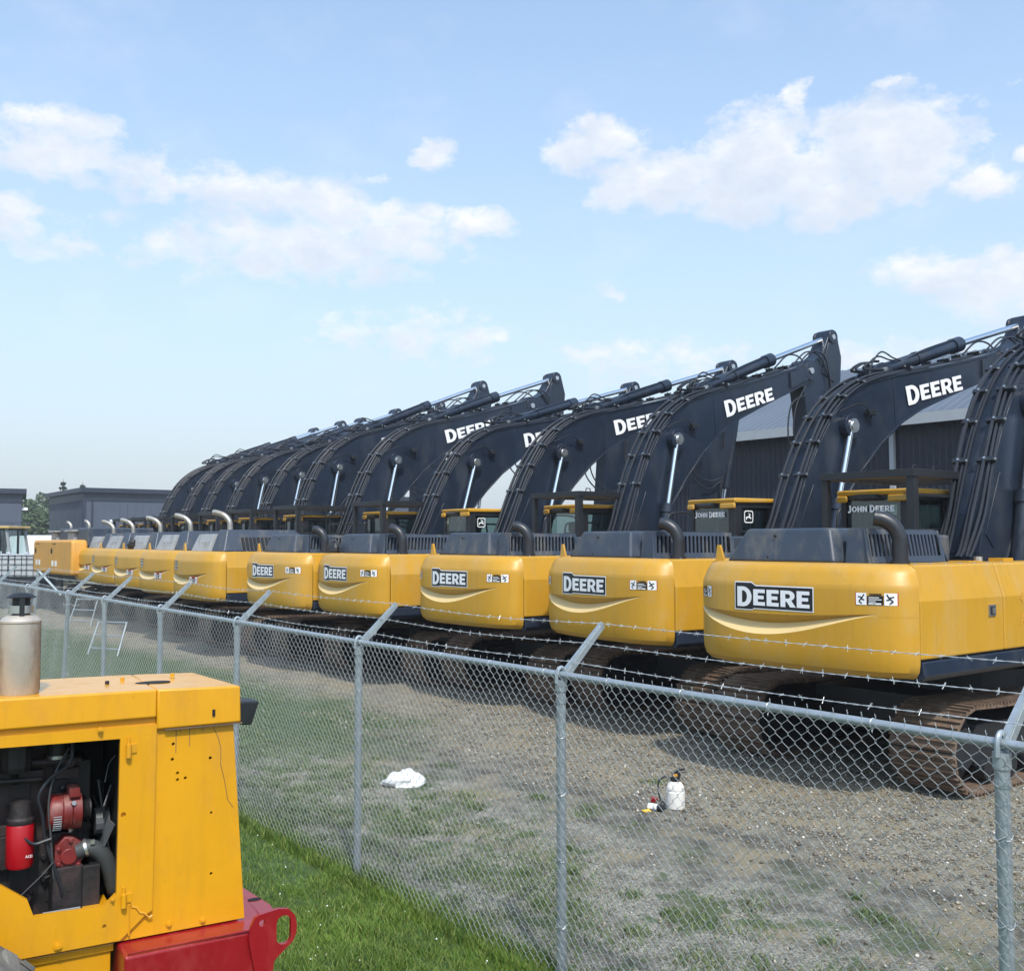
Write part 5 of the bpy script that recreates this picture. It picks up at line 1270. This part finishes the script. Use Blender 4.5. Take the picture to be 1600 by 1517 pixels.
o = crumple('rag', 16, .16, .12, .17, M_['black'], 12, on_machine(8, -.75, -3.30, 2.62), .3, False); tag(o, 'dark rag caught on the hood of a chrome-exhaust excavator', 'rag')

# ------------------------------------------------------------------ big dark metal building behind
M_['wall'] = paint('navy_cladding', (.009, .014, .027), .5, var=.08, vscale=.6)
M_['roofm'] = paint('grey_roof_sheet', (.105, .13, .165), .5, metal=.1, var=.08, vscale=.7)
M_['trim'] = paint('pale_trim', (.36, .39, .42), .5, var=.06)
bd = empty('warehouse', (-6, 27.5, 0)); tag(bd, 'large navy metal-clad warehouse with pale grey sheet roof behind the excavators', 'building')
b = MB(); XL, XR = -20.0, 40; D_ = 11.0; ze, zr = 6.45, 8.95
b.prism([(0, 0), (D_, 0), (D_, ze), (D_ / 2, zr - .05), (0, ze)], 'x', XL, XR)
x = XL + .1
while x < 14: b.prism([(x, 0), (x + .03, -.02), (x + .08, -.02), (x + .11, 0)], 'z', .1, ze - .12); x += .20
y = .3
while y < D_ - .2: b.box(XL - .035, XL, y, y + .12, .1, ze + min(y, D_ - y) * .45 - .15); y += .35
b.build('wall', M_['wall'], bd, smooth=False)
b = MB()
for s_ in (0, 1):
    y0, y1 = (-.45, D_ / 2) if s_ == 0 else (D_ + .45, D_ / 2); z0 = ze - .45 * (zr - ze) / (D_ / 2)
    lo = [(XL - .3, y0, z0), (XR, y0, z0), (XR, y1, zr), (XL - .3, y1, zr)]
    b.add(lo + [(p[0], p[1], p[2] + .10) for p in lo], [(0,3,2,1),(4,5,6,7),(0,1,5,4),(1,2,6,5),(2,3,7,6),(3,0,4,7)] if s_ == 0 else [(0,1,2,3),(7,6,5,4),(0,4,5,1),(1,5,6,2),(2,6,7,3),(3,7,4,0)])
    if s_ == 0:
        x = XL - .2
        while x < 12:
            b.add([(x, y0, z0 + .10), (x + .10, y0, z0 + .10), (x + .10, y1, zr + .10), (x, y1, zr + .10), (x + .03, y0, z0 + .125), (x + .07, y0, z0 + .125), (x + .07, y1, zr + .125), (x + .03, y1, zr + .125)], [(4,5,6,7),(0,1,5,4),(1,2,6,5),(2,3,7,6),(3,0,4,7)]); x += .30
b.build('roof', M_['roofm'], bd, smooth=False)
b = MB(); b.box(XL - .32, XR, -.55, -.455, ze - .40, ze - .10); b.build('fascia', M_['trim'], bd, smooth=False)
b = MB(); b.box(-10.90, -10.76, -.16, -.04, 0, ze - .2); b.build('downpipe', M_['trim'], bd, smooth=False)

# ------------------------------------------------------------------ far buildings, trees, vehicles on the left
def cam_pt(lat, dep, z=0):   # metres to the right of / ahead of the viewpoint, on the ground
    a = R(38); return Vector((-math.cos(a) * dep + math.sin(a) * lat, math.sin(a) * dep + math.cos(a) * lat, z))
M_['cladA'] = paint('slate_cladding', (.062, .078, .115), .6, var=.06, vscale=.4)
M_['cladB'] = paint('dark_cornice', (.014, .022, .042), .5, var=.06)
def hall(name, corner, ang, L1, L2, h, label):
    o = empty(name, corner, ang); tag(o, label, 'building')
    b = MB(); b.box(0, L1, 0, L2, 0, h)
    k = .3
    while k < L1: b.box(k, k + .08, -.03, 0, .1, h - .7); k += .6
    k = .3
    while k < L2: b.box(-.03, 0, k, k + .08, .1, h - .7); k += .6
    b.build('wall', M_['cladA'], o, smooth=False)
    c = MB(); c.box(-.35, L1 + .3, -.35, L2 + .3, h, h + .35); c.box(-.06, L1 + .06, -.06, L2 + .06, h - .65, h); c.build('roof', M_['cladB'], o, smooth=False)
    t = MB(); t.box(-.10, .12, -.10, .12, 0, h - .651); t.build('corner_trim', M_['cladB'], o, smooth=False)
    return o
va = R(128) # heading of the view axis 142 deg; local x to the right
def dirang(lat, dep):
    v = cam_pt(lat, dep); return math.atan2(v.y, v.x)
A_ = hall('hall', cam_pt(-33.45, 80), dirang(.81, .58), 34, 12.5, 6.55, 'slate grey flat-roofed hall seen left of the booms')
for u in (1.9, 11.5):
    l = MB(); l.box(u, u + .45, -.40, -.04, 4.2, 4.42); l.build('wall_lamp', M_['white'], A_, smooth=False, bevel=.05)
for u in (.6, 14.0):
    l = MB(); l.cyl((u, -.12, 0), (u, -.12, 5.9), .06, 8); l.build('downpipe', M_['cladB'], A_)
l = MB(); l.box(6.5, 7.6, -.05, -.0, 0, 2.2); l.build('door', M_['cladB'], A_, smooth=False)
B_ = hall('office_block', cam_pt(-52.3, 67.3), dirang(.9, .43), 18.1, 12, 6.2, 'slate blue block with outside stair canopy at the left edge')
b = MB(); b.box(8, 19.2, -2.0, -.05, 2.9, 3.15)
for x in (17.4, 18.0, 18.6, 19.0): b.box(x, x + .12, -1.9, -1.78, 0, 2.9)
for k in range(14): b.box(12.5 + k * .28, 12.85 + k * .28, -1.3, -.4, .2 + k * .19, .26 + k * .19)
b.box(8, 19.2, -2.0, -1.95, 4.0, 4.05); b.box(8, 19.2, -2.0, -1.95, 3.6, 3.63)
for k in range(12): b.box(8 + k * .95, 8.05 + k * .95, -2.0, -1.95, 3.15, 4.0)
b.build('canopy', M_['cladB'], B_, smooth=False)
l = MB(); l.box(18.12, 18.5, .3, .7, 5.0, 5.2); l.build('wall_lamp', M_['white'], B_, smooth=False)
l = MB(); l.cyl((13.0, 3, 6.5), (13.0, 3, 7.2), .12, 10); l.lathe([(.15, 7.2), (.42, 7.3), (.42, 7.42), (.1, 7.5)], (13.0, 3, 0), 12); l.build('roof_vent', M_['cladB'], B_)

M_['leaf'] = blade_mat('leaf_far', (.028, .055, .022), (.07, .11, .045), (.11, .15, .07))
M_['needle'] = blade_mat('needle_far', (.015, .030, .018), (.035, .06, .03), (.05, .08, .04))
M_['bark'] = paint('bark', (.09, .07, .055), .9, var=.3)
def leaves(P, s_, mat, parent, name='crown'):
    n = len(P); q = rng.normal(0, 1, (n, 3)); q /= np.linalg.norm(q, axis=1, keepdims=True); a = np.cross(q, rng.normal(0, 1, (n, 3))); a /= np.linalg.norm(a, axis=1, keepdims=True); c = np.cross(q, a)
    S = s_ * rng.uniform(.5, 1.4, (n, 1)); V = np.stack([P - a * S, P + c * S * .7, P + a * S, P - c * S * .7], 1).reshape(-1, 3)
    return mesh_np(name, V, (np.arange(n * 4).reshape(-1, 4)), mat, parent)
def broadleaf(pos, h, r, label, seed):
    o = empty('deciduous_tree', pos); tag(o, label, 'tree', 'far deciduous trees'); g = np.random.default_rng(seed)
    b = MB(); b.tube([(0, 0, 0), (.1, 0, h * .35), (.0, .1, h * .7)], .2, 8, rads=[.22, .16, .06])
    for k in range(6):
        a = k * 1.05; b.tube([(0.05, 0, h * (.3 + .06 * k)), (r * .5 * math.cos(a), r * .5 * math.sin(a), h * (.5 + .06 * k))], .06, 5, rads=[.08, .03])
    b.build('trunk', M_['bark'], o)
    P = []
    for k in range(26):
        a, rr, zz = g.uniform(0, 6.28), r * g.uniform(.1, .8), h * g.uniform(.22, .92)
        rr *= math.sqrt(max(.1, 1 - ((zz / h - .5) / .55) ** 2)); cr = r * g.uniform(.22, .42)
        c = np.array([rr * math.cos(a), rr * math.sin(a), zz]); d = g.normal(0, 1, (150, 3)); d /= np.linalg.norm(d, axis=1, keepdims=True); P.append(c + d * cr * g.uniform(.6, 1.05, (150, 1)))
    leaves(np.concatenate(P), .20, M_['leaf'], o)
def conifer(pos, h, r, label, seed):
    o = empty('conifer', pos); tag(o, label, 'tree', 'conifers behind the hall'); g = np.random.default_rng(seed)
    b = MB(); b.tube([(0, 0, 0), (0, 0, h)], .15, 8, rads=[.2, .02]); b.build('trunk', M_['bark'], o)
    P = []
    for k in range(16):
        z = h * (.25 + .74 * k / 16); R_ = r * (1 - (z / h)) * 1.35 * g.uniform(.7, 1.2) + .08
        for j in range(9):
            a = g.uniform(0, 6.28); l = R_ * g.uniform(.6, 1.15); t = g.random(45)[:, None]
            P.append(np.array([[0, 0, z]]) + t * np.array([[l * math.cos(a), l * math.sin(a), -.22 * l]]) + g.normal(0, .07, (45, 3)))
    leaves(np.concatenate(P), .10, M_['needle'], o)
bl = ['low deciduous tree right beside the office block', 'deciduous tree between the two slate buildings, lower crown', 'taller deciduous tree beside the left corner of the hall', 'bushy tree behind the trucks, middle of the gap']
for k, (px, D, h) in enumerate(((38, 118, 7.4), (52, 122, 7.6), (73, 126, 9.2), (60, 112, 6.0))):
    broadleaf(cam_pt((px - 800) / 1600 * D, D), h, 3.0, bl[k], 30 + k)
for k, (px, D, h, lb) in enumerate(((98, 118, 9.9, 'thin spired conifer poking above the left slope of the hall roof'), (128, 120, 9.7, 'wider conifer poking above the corner of the hall roof'), (143, 125, 8.6, 'low conifer tip right of the hall corner'), (161, 125, 8.5, 'lowest conifer tip, farthest right above the hall roof'))):
    conifer(cam_pt((px - 800) / 1600 * D, D), h, 2.2, lb, 60 + k)
# a low shelter belt along the horizon
P = []
for k in range(420):
    t = k / 420; c = np.array(cam_pt(-290 + 700 * t, 420)); c[2] = 0
    d = rng.normal(0, 1, (60, 3)); d /= np.linalg.norm(d, axis=1, keepdims=True); P.append(c + [0, 0, 1.1] + d * [1.8, 1.8, 1.5] * rng.uniform(.6, 1.2, (60, 1)))
o = leaves(np.concatenate(P), .5, M_['leaf'], None, 'shelter_belt'); tag(o, 'distant low belt of trees along the horizon', 'trees', kind='stuff')

M_['whitev'] = paint('white_truck_paint', (.72, .73, .75), .35, var=.03)
M_['winfar'] = paint('dark_window', (.03, .045, .05), .1, var=.1)
def truck():
    o = empty('pickup_truck')
    b = MB(); b.prism([(-2.9,.75),(2.9,.75),(2.95,1.5),(1.9,1.65),(1.1,2.35),(-.7,2.4),(-.95,1.6),(-2.9,1.6)], 'y', -.95, .95); bo = b.build('body', M_['whitev'], o, bevel=.06)
    for s_ in (-1, 1):
        y0, y1 = (.951, .957) if s_ > 0 else (-.957, -.951)
        w = MB(); w.prism([(.95, 1.7), (1.6, 1.7), (1.05, 2.22), (.95, 2.25)], 'y', y0, y1); w.build('window', M_['winfar'], bo, smooth=False)
        w = MB(); w.prism([(-.6, 1.7), (.85, 1.7), (.85, 2.26), (-.55, 2.28)], 'y', y0, y1); w.build('window', M_['winfar'], bo, smooth=False)
    for x in (-1.9, 1.9):
        for y in (-.95, .95):
            w = MB(); w.lathe([(.1, -.14), (.42, -.14), (.45, -.08), (.45, .08), (.42, .14), (.1, .14)], (x, y * .93, .45), 18, axis='y'); w.build('wheel', M_['tyre'], o)
    return o
t0 = truck(); tl = ['white pickup truck parked nearest the office block', 'white pickup truck parked between two other pickups', 'white pickup truck parked nearest the orange counterweights']
for k, (px, D) in enumerate(((48, 70), (59, 66), (74, 62))):
    t = t0 if k == 0 else copy_tree(t0)
    t.location = cam_pt((px - 800) / 1600 * D, D); t.rotation_euler = (0, 0, dirang(.5, 1) + .15 * k); t.scale = (1.12, 1.12, 1.28); tag(t, tl[k], 'pickup truck', 'white pickups at the far end of the yard')
# loader cab at the left edge
ld = empty('wheel_loader', cam_pt(-785 / 1600 * 48, 48), dirang(1, -.15)); tag(ld, 'dark wheel loader with beige-topped glass cab behind the white liquid totes', 'loader')
b = MB(); b.box(-3.6, .75, -.9, .9, .9, 1.70); b.box(-3.5, -.9, -.8, .8, 1.70, 2.15); b.build('body', M_['black'], ld, smooth=False, bevel=.05)
b = MB()
for (x0, x1, y0, y1) in ((-.8, -.65, -.75, -.65), (-.8, -.65, .65, .75), (-.05, .03, -.75, -.67), (-.05, .03, .67, .75)): b.box(x0, x1, y0, y1, 1.70, 3.30)
b.box(-.8, .3, -.74, -.70, 3.22, 3.30); b.box(-.8, .3, .70, .74, 3.22, 3.30); b.box(.25, .3, -.70, .70, 3.22, 3.30); b.box(-.8, .7, -.75, -.70, 1.70, 1.75); b.box(-.8, .7, .70, .75, 1.70, 1.75); b.box(-.8, -.75, -.70, .70, 1.70, 1.75)
for q in (-.72, .64): b.hexa([(.55, q, 1.70), (.68, q, 1.70), (.68, q + .08, 1.70), (.55, q + .08, 1.70), (.28, q, 3.3), (.38, q, 3.3), (.38, q + .08, 3.3), (.28, q + .08, 3.3)], 1)
cb = b.build('cab', [M_['black'], M_['hoodlight']], ld, smooth=False)
for y in (-.70, .70):
    g = MB(); g.add([(-.65, y * .96, 1.75), (.57, y * .96, 1.75), (.30, y * .96, 3.25), (-.65, y * .96, 3.25)], [(0, 1, 2, 3)]); g.build('window', M_['glass'], cb, smooth=False)
g = MB(); g.box(-.95, .55, -.85, .85, 3.30, 3.42); g.build('roof', M_['deck'], cb, smooth=False, bevel=.03)
for x in (-2.8, .0):
    for y in (-.95, .95):
        w = MB(); w.lathe([(.1, -.25), (.6, -.25), (.7, -.15), (.7, .15), (.6, .25), (.1, .25)], (x, y, .7), 22, axis='y'); w.build('wheel', M_['tyre'], ld)
# liquid totes in cages on dark crates
M_['totep'] = paint('grey_tote_plastic', (.42, .45, .49), .4, var=.08)
def tote():
    o = empty('liquid_tote')
    b = MB(); b.box(-.5, .5, -.5, .5, .12, 1.05); b.lathe([(.1, 1.05), (.1, 1.12), (.02, 1.13)], (0, 0, 0), 12); b.build('tank', M_['totep'], o, bevel=.09, seg=3)
    c = MB()
    for z in (.2, .42, .64, .86, 1.0):
        for (p, q) in (((-.53, -.53), (.53, -.53)), ((.53, -.53), (.53, .53)), ((.53, .53), (-.53, .53)), ((-.53, .53), (-.53, -.53))): c.cyl((p[0], p[1], z), (q[0], q[1], z), .012, 5)
    for k in range(5):
        u = -.53 + .265 * k
        for (x, y) in ((u, -.53), (u, .53), (-.53, u), (.53, u)): c.cyl((x, y, .1), (x, y, 1.02), .012, 5)
    c.box(-.55, .55, -.55, .55, 0, .09); c.build('cage', M_['black'], o, smooth=False); return o
def crate():
    o = empty('steel_crate'); b = MB(); b.box(-.6, .6, -.6, .6, .1, 1.1); b.build('box', M_['black'], o, smooth=False)
    c = MB()
    for x in (-.6, -.2, .2, .6): c.box(x - .04, x + .04, -.64, -.60, 0, 1.12); c.box(x - .04, x + .04, .60, .64, 0, 1.12)
    c.box(-.66, .66, -.66, .66, 1.10, 1.14); c.build('frame', M_['hood'], o, smooth=False); return o
tt, cc = tote(), crate(); D = 42
for k, px in enumerate((15, 43, 70)):
    p = cam_pt((px - 800) / 1600 * D, D); c = cc if k == 0 else copy_tree(cc); c.location = p; c.rotation_euler = (0, 0, dirang(1, .1 * k)); tag(c, ['dark steel crate under the leftmost tote', 'dark steel crate under the middle tote', 'dark steel crate under the rightmost tote'][k], 'crate', 'steel crates carrying totes')
    t = tt if k == 0 else copy_tree(tt); t.location = p + Vector((0, 0, 1.14)); t.rotation_euler = (0, 0, dirang(1, .1 * k)); tag(t, ['white caged liquid tote, leftmost of three', 'white caged liquid tote, middle of three', 'white caged liquid tote, right of three, next to the orange counterweights'][k], 'tote', 'caged liquid totes')
# steel ladder racks and the leaning brace inside the fence
def rack(pos, ang, w, h, lean, label):
    o = empty('steel_rack', pos, ang); tag(o, label, 'rack'); b = MB()
    for s_ in (-1, 1): b.tube([(s_ * w / 2, 0, 0.01), (s_ * w / 2 * .93, lean, h)], .022, 6)
    b.build('upright', M_['galv'], o)
    for k in range(3):
        r_ = MB(); t = .2 + .39 * k; r_.cyl((-w / 2, lean * t, h * t), (w / 2, lean * t, h * t), .02, 6); r_.build('rung', M_['galv'], o)
rack(cam_pt((128 - 800) / 1600 * 33, 33), dirang(1, -.5), 1.0, .85, .3, 'pale steel three-rung rack standing farther inside the fence')
rack(cam_pt((165 - 800) / 1600 * 24.5, 24.5), dirang(1, -.45), .95, .78, .3, 'pale steel three-rung rack nearer the fence, right of the other')
br = empty('brace_post', cam_pt(-12.6, 27)); tag(br, 'leaning galvanised post with a diagonal brace beyond the fence', 'post')
b = MB(); b.cyl((-.1, 0, 0), (.2, .1, 1.95), .045, 10); b.build('post', M_['galv'], br)
b = MB(); d_ = cam_pt(1, 0); b.cyl((.2, .1, 1.93), (.2 + d_.x * .6, .1 + d_.y * .6, 1.3), .035, 8); b.build('brace', M_['galv'], br)

# ------------------------------------------------------------------ hazy air
hz = MB(); hz.box(-598, 198, -58, 598, -1.0, 13.5)
hm = bpy.data.materials.new('air_haze'); hm.use_nodes = True; N = hm.node_tree.nodes; L = hm.node_tree.links
for n in list(N):
    if n.type != 'OUTPUT_MATERIAL': N.remove(n)
pv = N.new('ShaderNodeVolumePrincipled'); pv.inputs['Density'].default_value = .0010; pv.inputs['Color'].default_value = (.97, .98, 1.0, 1); pv.inputs['Anisotropy'].default_value = .3
L.new(pv.outputs[0], [n for n in N if n.type == 'OUTPUT_MATERIAL'][0].inputs['Volume'])
tag(hz.build('haze', hm, smooth=False), 'thin summer haze in the air over the yard', 'haze', kind='stuff')
